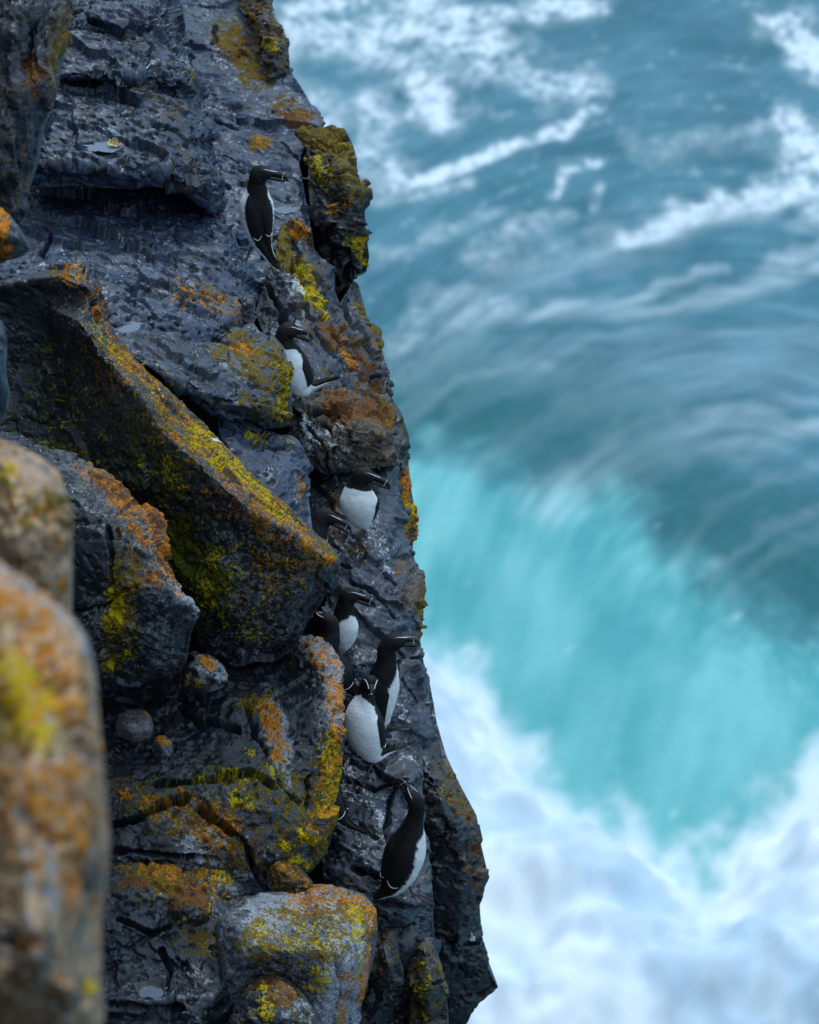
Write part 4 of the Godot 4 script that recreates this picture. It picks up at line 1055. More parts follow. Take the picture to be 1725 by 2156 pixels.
	# rock hanging in at upper left
	list.append(named(rock("overhanging_rock", tri3([-300, -120, 17.3, 160, -120, 17.4, 150, 0, 17.25, 147, 45, 17.2, 138, 85, 17.15, 122, 150, 17.1, 120, 182, 17.1, 98, 225, 17.1, 84, 290, 17.1, 80, 330, 17.12, 62, 380, 17.15, 50, 420, 17.18, 34, 465, 17.22, 24, 482, 17.25, -60, 500, 17.3, -300, 500, 17.3]),
		tri3s([[110, 20, 17.05, 95, 120, 16.98, 60, 220, 16.98, 40, 340, 17.02, 20, 430, 17.1], [40, 0, 16.95, 20, 200, 16.9, -20, 350, 16.95], [70, 60, 17.06, 60, 140, 17.05]]),
		{"thick": 0.8, "fine": 0.013, "facet": 0.12, "facet_size": 0.12, "medium": 0.035, "big": 0.04, "small": 0.004, "bed_turn": Vector3.ZERO, "bed": Vector3(2.4, 0.55, 1.6), "base": Color(0.05, 0.055, 0.066), "base_dark": Color(0.02, 0.024, 0.03), "cover": {"tan": -0.15, "rust": -0.5}, "strokes": [["tan", 0.5, 36, [130, 40, 120, 120, 105, 200]], ["olive", 0.0, 24, [130, 40, 120, 120]], ["rust", 0.1, 26, [70, 130, 60, 200]], ["tan", 0.2, 26, [70, 330, 55, 400]]]}),
		"fluted brown and blue rock hanging in at the upper left corner", "rock"))
	list.append(named(rock("rock_edge", tri3([-300, 420, 15.2, -20, 430, 15.2, 18, 445, 15.15, 42, 478, 15.1, 68, 520, 15.1, 40, 538, 15.12, 10, 542, 15.15, -10, 556, 15.2, -300, 600, 15.3]), tri3s([[-20, 480, 15.0, 25, 510, 15.0]]),
		{"thick": 0.5, "fine": 0.014, "base": Color(0.05, 0.058, 0.075), "cover": {"orange": -0.5}, "strokes": [["orange", 0.3, 26, [5, 450, 10, 500, 0, 530]]]}),
		"out of focus rock edge with orange lichen at left below the hanging rock", "rock"))
	list.append(named(rock("rock_edge", tri3([-300, 640, 15.0, -10, 665, 15.0, 10, 690, 14.95, 14, 740, 14.92, 8, 780, 14.95, 20, 820, 14.95, 16, 860, 15.0, 0, 892, 15.05, -300, 950, 15.1]), tri3s([[-30, 760, 14.8]]),
		{"thick": 0.5, "fine": 0.014, "base": Color(0.07, 0.085, 0.105), "cover": {"tan": -0.4}}),
		"sliver of blue grey rock at the left edge beside the huge boulder", "rock"))
	# foreground rock, far out of focus
	list.append(named(rock("foreground_rock", tri3([-260, 900, 10.6, -40, 912, 10.5, 15, 925, 10.4, 80, 955, 10.35, 125, 990, 10.3, 140, 1040, 10.3, 148, 1110, 10.3, 152, 1200, 10.32, 150, 1320, 10.4, -260, 1400, 10.5]), tri3s([[20, 985, 10.15, 90, 1030, 10.12], [30, 1100, 10.05, 100, 1120, 10.1], [30, 1230, 10.1, 100, 1240, 10.15]]),
		{"bright": 1.0, "thick": 0.5, "fine": 0.013, "soften": 3, "facet": 0.1, "base": Color(0.54, 0.30, 0.14), "base_dark": Color(0.60, 0.33, 0.15), "cover": {"rust": -0.4, "orange": -0.32}, "strokes": [["yellow", 0.3, 26, [10, 990, 25, 975]], ["yellow", 0.2, 20, [0, 1000, 10, 1010]], ["olive", 0.2, 50, [40, 1060, 120, 1080]], ["orange", 0.1, 24, [130, 1230, 135, 1240]], ["orange", 0.0, 40, [100, 1080, 110, 1120]], ["grey", 0.2, 26, [60, 950, 120, 990]]]}),
		"blurred brown foreground rock with yellow spots, the smaller and upper one", "rock"))
	list.append(named(rock("foreground_rock", tri3([-260, 1120, 8.3, -40, 1150, 8.2, 0, 1180, 8.15, 50, 1215, 8.1, 110, 1270, 8.05, 160, 1320, 8.02, 190, 1360, 8.0, 200, 1420, 8.0, 208, 1500, 8.0, 218, 1600, 8.02, 226, 1700, 8.05, 232, 1780, 8.1, 225, 1860, 8.12, 215, 1950, 8.15, 215, 2060, 8.15, 210, 2260, 8.2, -260, 2260, 8.2]),
		tri3s([[0, 1260, 7.98, 80, 1330, 7.92, 140, 1400, 7.87, 165, 1500, 7.84, 172, 1650, 7.82, 178, 1780, 7.82], [20, 1450, 7.8, 80, 1520, 7.76, 110, 1650, 7.72, 120, 1800, 7.7], [40, 1720, 7.68, 60, 1900, 7.62, 130, 1920, 7.68], [60, 2050, 7.58, 150, 2080, 7.68]]),
		{"bright": 1.0, "thick": 0.4, "fine": 0.009, "soften": 2, "facet": 0.1, "facet_size": 0.1, "big": 0.012, "bed": Vector3(1.5, 0.7, 1.0), "base": Color(0.55, 0.31, 0.145), "base_dark": Color(0.66, 0.36, 0.16), "cover": {"pale": -0.4, "rust": -0.5, "orange": -0.35},
		"strokes": [["pale", 0.1, 30, [10, 1195, 100, 1280, 190, 1365, 205, 1480]], ["orange", 0.1, 90, [10, 1400, 60, 1500]], ["yellow", 0.12, 75, [10, 1400, 40, 1460, 60, 1480]], ["yellow", 0.12, 65, [20, 1530, 80, 1540]], ["orange", 0.05, 120, [20, 1280, 60, 1350, 100, 1450]], ["orange", 0.08, 70, [140, 1640, 150, 1850]], ["orange", 0.0, 110, [40, 1600, 90, 1750]], ["rust", -0.1, 70, [120, 1400, 130, 1600]], ["yellow", 0.25, 22, [190, 2078, 196, 2088]], ["pale", 0.2, 24, [45, 1700, 60, 1850]], ["pale", 0.2, 20, [110, 1700, 120, 1900]], ["black", 0.3, 60, [20, 1990, 90, 2010]], ["black", 0.2, 50, [190, 1850, 170, 2100]], ["rust", -0.15, 60, [100, 1600, 110, 1750]]],
		"cracks": [[8, 0.04, [0, 1985, 50, 1990, 90, 1975]], [7, 0.03, [175, 1560, 190, 1700, 205, 1840]]]}),
		"large blurred grey and orange foreground rock at lower left", "rock"))
	return list

# ---------------------------------------------------------------- birds

# rings run from the base of the bill over head, neck and body to the tip of the tail:
# [x, y, towards the eye, half width, reach to the back, reach to the belly], all in picture px at the bird's distance
func ring_value(rings: Array, u: float, k: int) -> float:
	var n := rings.size()
	var i := clampi(int(u), 0, n - 2)
	var t := u - i
	var p0: float = rings[maxi(i - 1, 0)][k]
	var p1: float = rings[i][k]
	var p2: float = rings[i + 1][k]
	var p3: float = rings[mini(i + 2, n - 1)][k]
	return p1 + 0.5 * t * (p2 - p0 + t * (2.0 * p0 - 5.0 * p1 + 4.0 * p2 - p3 + t * (3.0 * (p1 - p2) + p3 - p0)))

class Bird:
	var rings := []
	var back := []           # [ring, direction of the back] : right, up, towards the eye
	var depth := 19.0
	var foot_y := 0.0
	var lean := 0.45
	var bill := Vector3.ZERO
	var gape := 0.0
	var white := [3.2, 5.0, 9.2, 78.0]
	var wing := [4.3, 8.2, 10.6]
	var wing_low := 108.0
	var feet := []
	var base := Vector3.ZERO
	var unit := 0.0

func bird_point(b: Bird, x: float, y: float, w: float) -> Vector3:
	return at(x, y, b.depth - (w + b.lean * (b.foot_y - y)) * b.unit) - b.base

func bird_vec(v: Vector3) -> Vector3:
	return AXIS_RIGHT * v.x + AXIS_UP * v.y - AXIS_FORWARD * v.z

func bird_frame(b: Bird, u: float) -> Array:
	var n := b.rings.size() - 1.0
	var c := bird_point(b, ring_value(b.rings, u, 0), ring_value(b.rings, u, 1), ring_value(b.rings, u, 2))
	var ua := clampf(u - 0.25, 0.0, n)
	var ub := clampf(u + 0.25, 0.0, n)
	var t := (bird_point(b, ring_value(b.rings, ub, 0), ring_value(b.rings, ub, 1), ring_value(b.rings, ub, 2)) - bird_point(b, ring_value(b.rings, ua, 0), ring_value(b.rings, ua, 1), ring_value(b.rings, ua, 2))).normalized()
	var d := Vector3.ZERO
	for i in b.back.size() - 1:
		var u0: float = b.back[i][0]
		var u1: float = b.back[i + 1][0]
		var d0: Vector3 = b.back[i][1]
		var d1: Vector3 = b.back[i + 1][1]
		if u <= u1 or i == b.back.size() - 2:
			d = d0.lerp(d1, smoothstep(u0, u1, u))
			break
	var back := bird_vec(d)
	back = (back - t * back.dot(t)).normalized()
	return [c, t, back, t.cross(back)]

func smooth_grid(v: PackedVector3Array, c: PackedColorArray, wide: int, closed: bool, material: Material) -> ArrayMesh:
	var high := v.size() / wide
	var f := PackedInt32Array()
	for j in high - 1:
		for i in (wide if closed else wide - 1):
			var k := (i + 1) % wide
			var a := j * wide + i
			var e := j * wide + k
			f.append_array(PackedInt32Array([a, a + wide, e, e, a + wide, e + wide]))
	var n := PackedVector3Array()
	n.resize(v.size())
	for i in range(0, f.size(), 3):
		var m := (v[f[i + 2]] - v[f[i]]).cross(v[f[i + 1]] - v[f[i]])
		for k in 3:
			n[f[i + k]] += m
	for i in n.size():
		n[i] = n[i].normalized() if n[i].length_squared() > 0.0 else Vector3.UP
	var arrays := []
	arrays.resize(Mesh.ARRAY_MAX)
	arrays[Mesh.ARRAY_VERTEX] = v
	arrays[Mesh.ARRAY_NORMAL] = n
	if c.size():
		arrays[Mesh.ARRAY_COLOR] = c
	arrays[Mesh.ARRAY_INDEX] = f
	var mesh := ArrayMesh.new()
	mesh.add_surface_from_arrays(Mesh.PRIMITIVE_TRIANGLES, arrays)
	mesh.surface_set_material(0, material)
	return mesh

func tube(path: PackedVector3Array, radii: PackedFloat32Array, material: Material, flat := Vector3.ZERO, flatness := 1.0) -> ArrayMesh:
	var v := PackedVector3Array()
	for i in path.size():
		var t := (path[mini(i + 1, path.size() - 1)] - path[maxi(i - 1, 0)]).normalized()
		var side := (flat if flat != Vector3.ZERO else AXIS_FORWARD).cross(t).normalized()
		var up := t.cross(side)
		for k in 10:
			var a := TAU * k / 10.0
			v.append(path[i] + (side * cos(a) * flatness + up * sin(a)) * radii[i])
	return smooth_grid(v, PackedColorArray(), 10, true, material)

const HOOD := Color(0.0075, 0.007, 0.0078)
const BROWN := Color(0.016, 0.0125, 0.0115)
const CHEST := Color(0.88, 0.88, 0.87)

func make_bird(called: String, b: Bird, label: String) -> void:
	b.unit = b.depth * HALF / 1078.0
	b.base = at(b.rings[7][0], b.foot_y, b.depth)
	var root := Node3D.new()
	root.name = unique(called)
	add_child(root)
	root.position = b.base
	tag(root, label, "bird", "razorbills on the cliff ledges")
	var n := b.rings.size() - 1.0
	var around := 44
	var along := int(n) * 9
	var v := PackedVector3Array()
	var c := PackedColorArray()
	for j in along + 1:
		var u := n * j / along
		var fr := bird_frame(b, u)
		var a := ring_value(b.rings, u, 3) * b.unit
		var d := ring_value(b.rings, u, 4) * b.unit
		var e := ring_value(b.rings, u, 5) * b.unit
		if j == 0 or j == along:
			a *= 0.03
			d *= 0.03
			e *= 0.03
		for i in around:
			var th := TAU * i / around
			var up := cos(th)
			var p: Vector3 = fr[0] + fr[3] * sin(th) * a + fr[2] * up * (d if up > 0.0 else e)
			var ruffle := soft_noise.get_noise_3dv((p + b.base) * 26.0) * 0.0022 + fine_noise.get_noise_3dv((p + b.base) * 90.0) * 0.0007
			p += (fr[3] * sin(th) + fr[2] * up) * ruffle
			v.append(p)
			var from_belly := 180.0 - absf(rad_to_deg(wrapf(th, -PI, PI)))
			var wob := 9.0 * soft_noise.get_noise_3dv((p + b.base) * 40.0) + 5.0 * fine_noise.get_noise_3dv((p + b.base) * 130.0)
			var reach: float = b.white[3] * smoothstep(b.white[0], b.white[1], u) * (1.0 - smoothstep(b.white[2] - 0.4, n + 0.6, u) * 0.55)
			var color := HOOD.lerp(BROWN, clampf(0.5 + soft_noise.get_noise_3dv((p + b.base) * 18.0), 0.0, 1.0) * 0.7)
			var white := smoothstep(-3.0, 3.0, reach - from_belly + wob) if reach > 4.0 else 0.0
			color = color.lerp(CHEST * (0.97 + 0.1 * fine_noise.get_noise_3dv((p + b.base) * 60.0)), white)
			c.append(stored(color))
	put_mesh("body", smooth_grid(v, c, around, true, mats.plumage), root)
	for side in [-1.0, 1.0]:
		make_wing(b, root, side)
	make_face(b, root)
	for f in b.feet:
		make_foot(b, root, f)

func make_wing(b: Bird, root: Node3D, side: float) -> void:
	var from: float = b.wing[0]
	var bar: float = b.wing[1]
	var to: float = b.wing[2]
	var high := 46
	var wide := 22
	var v := PackedVector3Array()
	var c := PackedColorArray()
	var edge := PackedVector3Array()
	for j in high + 1:
		var s := float(j) / high
		var u := lerpf(from, to, s)
		var fr := bird_frame(b, u)
		var a := ring_value(b.rings, u, 3) * b.unit
		var d := ring_value(b.rings, u, 4) * b.unit
		var e := ring_value(b.rings, u, 5) * b.unit
		var past := clampf((u - bar) / (to - bar), 0.0, 1.0)
		var open := smoothstep(0.0, 0.22, s)
		var top := lerpf(38.0, 7.0, open)
		var low := lerpf(50.0, b.wing_low, open)
		if past > 0.0:
			low = lerpf(b.wing_low - 6.0, 34.0, pow(past, 0.7))
			top = lerpf(7.0, 14.0, past)
			a = maxf(a, 9.0 * b.unit * (1.0 - past * 0.6))
			d = maxf(d, 8.0 * b.unit * (1.0 - past * 0.6))
		for face in 2:
			for i in wide + 1:
				if face == 1 and i == wide:
					continue
				var t := float(i) / wide if face == 0 else 1.0 - float(i) / wide
				if face == 1 and i == 0:
					continue
				var th := deg_to_rad(lerpf(top, low, t)) * side
				var up := cos(th)
				var swell_out := sin(PI * t)
				var lift := (1.0 + 2.6 * pow(swell_out, 0.6) * (1.0 - 0.4 * past)) * b.unit * (0.35 + 0.65 * open) if face == 0 else -1.2 * b.unit
				if j == high or j == 0:
					lift = 0.0
				var dir: Vector3 = fr[3] * sin(th) + fr[2] * up
				var p: Vector3 = fr[0] + fr[3] * sin(th) * a + fr[2] * up * (d if up > 0.0 else e) + dir * lift
				v.append(p)
				var feather := 0.5 + 0.5 * fine_noise.get_noise_3d(t * 26.0, s * 2.0, side * 4.0)
				c.append(stored(HOOD.lerp(BROWN, 0.25 + 0.75 * feather * (0.4 + 0.6 * past))))
	var per := wide + 1 + wide - 1
	var wing := put_mesh("wing", smooth_grid(v, c, per, true, mats.plumage), root)
	# pale trailing edge of the flight feathers
	var path := PackedVector3Array()
	var radii := PackedFloat32Array()
	var fr := bird_frame(b, bar)
	for i in 17:
		var t := 0.03 + 0.9 * i / 16.0
		var u := bar + 0.32 * sin(PI * t) - 0.12
		fr = bird_frame(b, u)
		var a := ring_value(b.rings, u, 3) * b.unit
		var d := ring_value(b.rings, u, 4) * b.unit
		var e := ring_value(b.rings, u, 5) * b.unit
		var th := deg_to_rad(lerpf(7.0, b.wing_low - 5.0, t)) * side
		var up := cos(th)
		var dir: Vector3 = fr[3] * sin(th) + fr[2] * up
		path.append(fr[0] + fr[3] * sin(th) * a + fr[2] * up * (d if up > 0.0 else e) + dir * (1.2 + 2.7 * pow(sin(PI * t), 0.6)) * b.unit)
		radii.append((0.4 + 0.55 * sin(PI * t)) * b.unit)
	put_mesh("wing_bar", tube(path, radii, mats.white_feather, Vector3.ZERO, 1.0), wing)

func make_face(b: Bird, root: Node3D) -> void:
	var fr := bird_frame(b, 0.0)
	var start: Vector3 = bird_frame(b, 0.55)[0]
	var tip := bird_point(b, b.bill.x, b.bill.y, b.bill.z)
	var along := tip - start
	var dir := along.normalized()
	var up: Vector3 = bird_frame(b, 1.0)[2]
	up = (up - dir * up.dot(dir)).normalized()
	var side := dir.cross(up)
	var k := b.unit
	# two halves of a deep narrow bill: [share of length, top, bottom, half width]
	var upper := [[0.0, 12.0, -1.0, 8.5], [0.2, 12.0, -1.0, 7.2], [0.42, 11.5, -1.0, 5.2], [0.64, 11.0, -1.2, 4.0], [0.8, 8.8, -2.0, 3.2], [0.92, 4.0, -4.0, 2.1], [1.0, -2.5, -7.0, 0.6]]
	var lower := [[0.0, -0.6, -11.5, 8.0], [0.25, -0.8, -11.0, 6.2], [0.5, -0.9, -10.2, 4.2], [0.72, -1.2, -9.0, 3.1], [0.86, -2.0, -7.2, 2.1], [0.95, -4.0, -5.6, 0.6]]
	for half in 2:
		var rows: Array = upper if half == 0 else lower
		var v := PackedVector3Array()
		for r in rows:
			var mid: float = (r[1] + r[2]) * 0.5
			var tall: float = (r[1] - r[2]) * 0.5
			var drop: float = -b.gape * r[0] * 9.0 if half == 1 else b.gape * r[0] * 3.0
			for i in 12:
				var th := TAU * i / 12.0
				v.append(start + along * r[0] + up * (mid + drop + tall * cos(th)) * k + side * sin(th) * r[3] * k)
		put_mesh("upper_bill" if half == 0 else "lower_bill", smooth_grid(v, PackedColorArray(), 12, true, mats.bill), root)
	# pale band across the bill, and the line from bill to eye on either side
	var ring := PackedVector3Array()
	var radii := PackedFloat32Array()
	for i in 15:
		var th := deg_to_rad(-125.0 + 250.0 * i / 14.0)
		ring.append(start + along * (0.7 - 0.03 * absf(sin(th))) + up * (0.8 + 9.8 * cos(th)) * k + side * sin(th) * 3.9 * k)
		radii.append(0.5 * k)
	put_mesh("bill_band", tube(ring, radii, mats.white_feather), root)
	for s in [-1.0, 1.0]:
		var path := PackedVector3Array()
		var rad := PackedFloat32Array()
		for i in 9:
			var t := i / 8.0
			var u := lerpf(0.15, 1.15, t)
			var f2 := bird_frame(b, u)
			var a := ring_value(b.rings, u, 3) * k
			var d := ring_value(b.rings, u, 4) * k
			var th: float = deg_to_rad(lerpf(44.0, 56.0, t)) * s
			var on_head: Vector3 = f2[0] + f2[3] * sin(th) * a + f2[2] * cos(th) * d
			var on_bill: Vector3 = start + along * 0.36 + up * 10.0 * k + side * 5.4 * k * (-s)
			path.append(on_bill.lerp(on_head, smoothstep(0.0, 0.6, t)) + (f2[3] * sin(th) + f2[2] * cos(th)) * 0.5 * k)
			rad.append((0.32 + 0.5 * sin(PI * clampf(t * 0.9 + 0.08, 0.0, 1.0))) * k)
		put_mesh("face_stripe", tube(path, rad, mats.white_feather), root)
		var f3 := bird_frame(b, 1.35)
		var ball := SphereMesh.new()
		ball.radius = 2.6 * k
		ball.height = 5.2 * k
		ball.radial_segments = 12
		ball.rings = 6
		var eye := put_mesh("eye", ball, root, mats.eye)
		var th2: float = deg_to_rad(64.0) * s
		eye.position = f3[0] + f3[3] * sin(th2) * ring_value(b.rings, 1.35, 3) * k * 0.93 + f3[2] * cos(th2) * ring_value(b.rings, 1.35, 4) * k * 0.93

# [hip x, y, towards] [heel x, y, towards] and three toe ends
func make_foot(b: Bird, root: Node3D, f: Array) -> void:
	var k := b.unit
	var hip := bird_point(b, f[0][0], f[0][1], f[0][2])
	var heel := bird_point(b, f[1][0], f[1][1], f[1][2] + 14.0)
	var path := PackedVector3Array()
	var radii := PackedFloat32Array()
	for i in 6:
		path.append(hip.lerp(heel, i / 5.0))
		radii.append(lerpf(3.6, 2.4, i / 5.0) * k)
	var leg := put_mesh("leg", tube(path, radii, mats.foot), root)
	var toes := []
	for i in range(2, 5):
		toes.append(bird_point(b, f[i][0], f[i][1], f[i][2] + 18.0))
	for t in toes:
		var p := PackedVector3Array([heel, heel.lerp(t, 0.35) + AXIS_UP * 0.8 * k, heel.lerp(t, 0.7) + AXIS_UP * 0.6 * k, t])
		put_mesh("toe", tube(p, PackedFloat32Array([2.2 * k, 1.8 * k, 1.5 * k, 0.8 * k]), mats.foot), leg)
	var st := SurfaceTool.new()
	st.begin(Mesh.PRIMITIVE_TRIANGLES)
	for s in 2:
		var lift := AXIS_UP * (0.5 if s == 0 else -0.5) * k
		for i in 2:
			var m: Vector3 = ((toes[i] + toes[i + 1]) * 0.5).lerp(heel, 0.22)
			var quad := [heel, toes[i], m, heel, m, toes[i + 1]]
			for q in quad:
				st.add_vertex(q + lift)
	st.generate_normals()
	put_mesh("web", st.commit(), leg, mats.foot)

func bird_materials() -> void:
	var barbs := grain_texture(0.05, 4, 9, 0.0, 1.0, 256)
	var p := StandardMaterial3D.new()
	p.resource_name = "plumage"
	p.vertex_color_use_as_albedo = true
	p.vertex_color_is_srgb = true
	p.roughness = 0.62
	p.metallic_specular = 0.32
	p.heightmap_enabled = true
	p.heightmap_texture = barbs
	p.heightmap_scale = 0.2
	p.uv1_triplanar = true
	p.uv1_scale = Vector3(9.0, 9.0, 9.0)
	mats.plumage = p
	var w := StandardMaterial3D.new()
	w.resource_name = "white_feather"
	w.albedo_color = lin(0.8, 0.81, 0.81)
	w.roughness = 0.7
	mats.white_feather = w
	var bill := StandardMaterial3D.new()
	bill.resource_name = "bill_horn"
	bill.albedo_color = lin(0.012, 0.012, 0.013)
	bill.roughness = 0.3
	mats.bill = bill
	var eye := StandardMaterial3D.new()
	eye.resource_name = "eye"
	eye.albedo_color = lin(0.01, 0.008, 0.008)
	eye.roughness = 0.08
	mats.eye = eye
	var foot := StandardMaterial3D.new()
	foot.resource_name = "foot_skin"
	foot.albedo_color = lin(0.045, 0.033, 0.034)
	foot.roughness = 0.45
	mats.foot = foot

func rings_of(flat: Array) -> Array:
	var out := []
	for i in range(0, flat.size(), 6):
		out.append(flat.slice(i, i + 6))
	return out

func bird(flat: Array, head: Vector3, body: Vector3, depth: float, foot_y: float, bill: Vector3, label: String, more := {}) -> void:
	var b := Bird.new()
	b.rings = rings_of(flat)
	b.back = [[0.0, head], [2.0, head], [4.5, body], [20.0, body]]
	if more.has("tail"):
		b.back = [[0.0, head], [2.0, head], [4.5, body], [7.3, body], [8.6, more.tail], [20.0, more.tail]]
	b.depth = depth
	b.foot_y = foot_y
	b.bill = bill
	for k in more:
		if k != "tail":
			b.set(k, more[k])
	make_bird("razorbill", b, label)

func build_birds() -> void:
	bird_materials()
	bird([572, 370, 4, 9, 9, 9, 560, 366, 3, 15, 16, 15, 546, 368, 0, 18, 20, 19, 541, 385, 0, 18, 18, 19, 541, 405, 0, 25, 20, 22, 540, 430, 0, 36, 28, 34, 542, 460, 0, 36, 30, 34, 546, 485, 0, 31, 24, 28, 553, 512, 0, 22, 14, 17, 565, 535, 0, 13, 8, 9, 577, 553, 0, 8, 4, 4, 586, 564, 0, 4, 2, 2],
		Vector3(0, 1, 0.15), Vector3(0.22, 0.2, 0.95), 20.45, 560, Vector3(609, 377, 6), "razorbill at the top seen from behind with its bill pointing right", {"wing_low": 49.0, "wing": [4.0, 7.2, 10.2], "white": [2.9, 4.0, 9.6, 126.0], "feet": [[[530, 520, -8], [520, 545, -6], [500, 548, 0], [508, 552, 4], [518, 556, 4]]]})
	bird([627, 702, 4, 9, 9, 9, 616, 697, 3, 15, 16, 15, 603, 699, 0, 18, 20, 19, 598, 715, 0, 20, 20, 20, 603, 735, 0, 27, 24, 26, 615, 765, 2, 34, 28, 34, 628, 795, 2, 32, 26, 34, 638, 815, 0, 22, 18, 24, 655, 814, -6, 13, 10, 11, 680, 806, -12, 8, 4, 5, 705, 799, -18, 5, 2, 2, 720, 795, -22, 3, 1.5, 1.5],
		Vector3(0, 1, 0.15), Vector3(0.62, 0.2, -0.72), 19.8, 838, Vector3(660, 711, 6), "razorbill with its bill ajar half hidden by a lichened slab, tail to the right", {"gape": 0.35, "tail": Vector3(0.1, 0.95, 0.3), "wing": [3.9, 7.4, 10.6], "white": [3.2, 4.2, 9.4, 96.0], "feet": [[[632, 828, 0], [634, 846, 2], [622, 856, 6], [632, 860, 8], [644, 856, 6]]]})
	bird([787, 1010, 8, 9, 9, 10, 775, 1003, 6, 15, 16, 15, 762, 1003, 3, 18, 20, 19, 757, 1016, 0, 21, 20, 21, 755, 1032, 0, 31, 24, 28, 756, 1055, 2, 41, 30, 36, 759, 1078, 0, 35, 28, 32, 763, 1095, -4, 23, 20, 22, 766, 1105, -14, 13, 10, 10, 768, 1112, -28, 7, 4, 4, 768, 1114, -40, 4, 2, 2],
		Vector3(0, 1, 0.2), Vector3(0.28, -0.05, -0.95), 19.62, 1128, Vector3(824, 1026, 10), "plump razorbill with a full white breast on the ledge, bill shut", {"wing": [4.1, 7.0, 9.4], "white": [3.3, 3.9, 9.0, 104.0], "feet": [[[768, 1100, 0], [762, 1124, 2], [748, 1130, 6], [760, 1136, 10], [774, 1132, 6]]]})
	bird([708, 1099, 2, 9, 9, 10, 697, 1092, 2, 15, 16, 16, 683, 1090, 0, 18, 22, 20, 672, 1103, 0, 20, 22, 22, 664, 1125, 0, 28, 28, 28, 652, 1150, 0, 38, 36, 36, 640, 1165, 0, 38, 36, 36, 625, 1185, 0, 32, 30, 30, 612, 1200, 0, 20, 16, 16, 600, 1208, 0, 10, 7, 7, 590, 1214, 0, 5, 3, 3],
		Vector3(0.1, 1, 0.2), Vector3(-0.7, 0.6, 0.3), 19.42, 1200, Vector3(741, 1117, 4), "razorbill crouching behind the huge boulder, only its bowed head showing", {"gape": 0.3, "lean": 0.2, "wing": [4.3, 7.0, 9.6]})
	bird([755, 1260, 4, 9, 9, 9, 745, 1255, 3, 15, 16, 15, 733, 1258, 0, 17, 20, 18, 728, 1272, 0, 17, 19, 19, 725, 1290, 0, 21, 23, 22, 724, 1315, 0, 29, 27, 31, 724, 1338, 0, 28, 24, 27, 723, 1355, 0, 20, 18, 19, 721, 1367, -3, 10, 10, 10, 717, 1374, -12, 5, 4, 4, 713, 1380, -20, 3, 2, 2],
		Vector3(0, 1, 0.15), Vector3(-0.62, 0.1, -0.75), 19.42, 1374, Vector3(793, 1274, 6), "razorbill facing right with a small feather at its bill, behind another head", {"wing": [4.4, 7.2, 9.4], "white": [3.7, 4.9, 9.0, 92.0]})
	bird([672, 1302, -8, 9, 9, 9, 682, 1303, -4, 15, 15, 16, 692, 1311, 0, 18, 20, 20, 695, 1328, 0, 20, 21, 21, 690, 1348, 0, 27, 27, 27, 680, 1375, 0, 34, 32, 32, 672, 1388, 0, 34, 32, 32, 664, 1400, 0, 24, 20, 20, 656, 1410, 0, 12, 9, 9, 650, 1415, 0, 6, 4, 4],
		Vector3(0.45, 0.75, 0.45), Vector3(0.6, 0.3, 0.6), 19.22, 1410, Vector3(652, 1290, -22), "black head of a razorbill turned left in front of a white breast", {"lean": 0.3, "wing": [4.6, 7.0, 8.6]})
	bird([688, 1376, 0, 9, 9, 9, 697, 1378, 0, 16, 16, 16, 704, 1388, 0, 18, 19, 18, 712, 1402, 0, 25, 22, 24, 719, 1418, 0, 29, 24, 26, 726, 1434, 0, 26, 21, 24, 733, 1446, 0, 19, 15, 18, 742, 1456, 0, 12, 8, 10, 751, 1464, 0, 7, 4, 5, 760, 1471, 0, 4, 2, 2],
		Vector3(0.3, 0.9, 0.3), Vector3(0.62, 0.5, 0.45), 19.3, 1480, Vector3(660, 1390, -10), "razorbill almost hidden behind the orange lichened outcrop, dark back showing", {"lean": 0.3, "wing": [2.8, 5.6, 8.6], "white": [3.2, 4.2, 9.0, 80.0]})
	bird([853, 1351, 2, 9, 9, 9, 839, 1351, 2, 15, 17, 16, 824, 1355, 0, 18, 21, 19, 815, 1369, 0, 18, 21, 20, 814, 1390, 0, 19, 21, 21, 811, 1417, 0, 26, 33, 29, 807, 1447, 0, 31, 40, 34, 802, 1477, 0, 31, 40, 32, 800, 1502, 0, 26, 33, 26, 800, 1522, 0, 17, 20, 20, 788, 1545, 0, 10, 9, 9, 774, 1568, 0, 6, 3, 3],
		Vector3(0, 1, 0.1), Vector3(-0.88, 0.1, 0.46), 19.34, 1534, Vector3(884, 1352, 4), "tallest razorbill, upright in profile with black back and narrow white front", {"gape": 0.3, "wing_low": 92.0, "wing": [4.9, 8.6, 10.6], "white": [3.3, 6.0, 10.4, 92.0], "feet": [[[818, 1520, 0], [818, 1534, 2], [872, 1526, 4], [866, 1531, 8], [846, 1536, 12]]]})
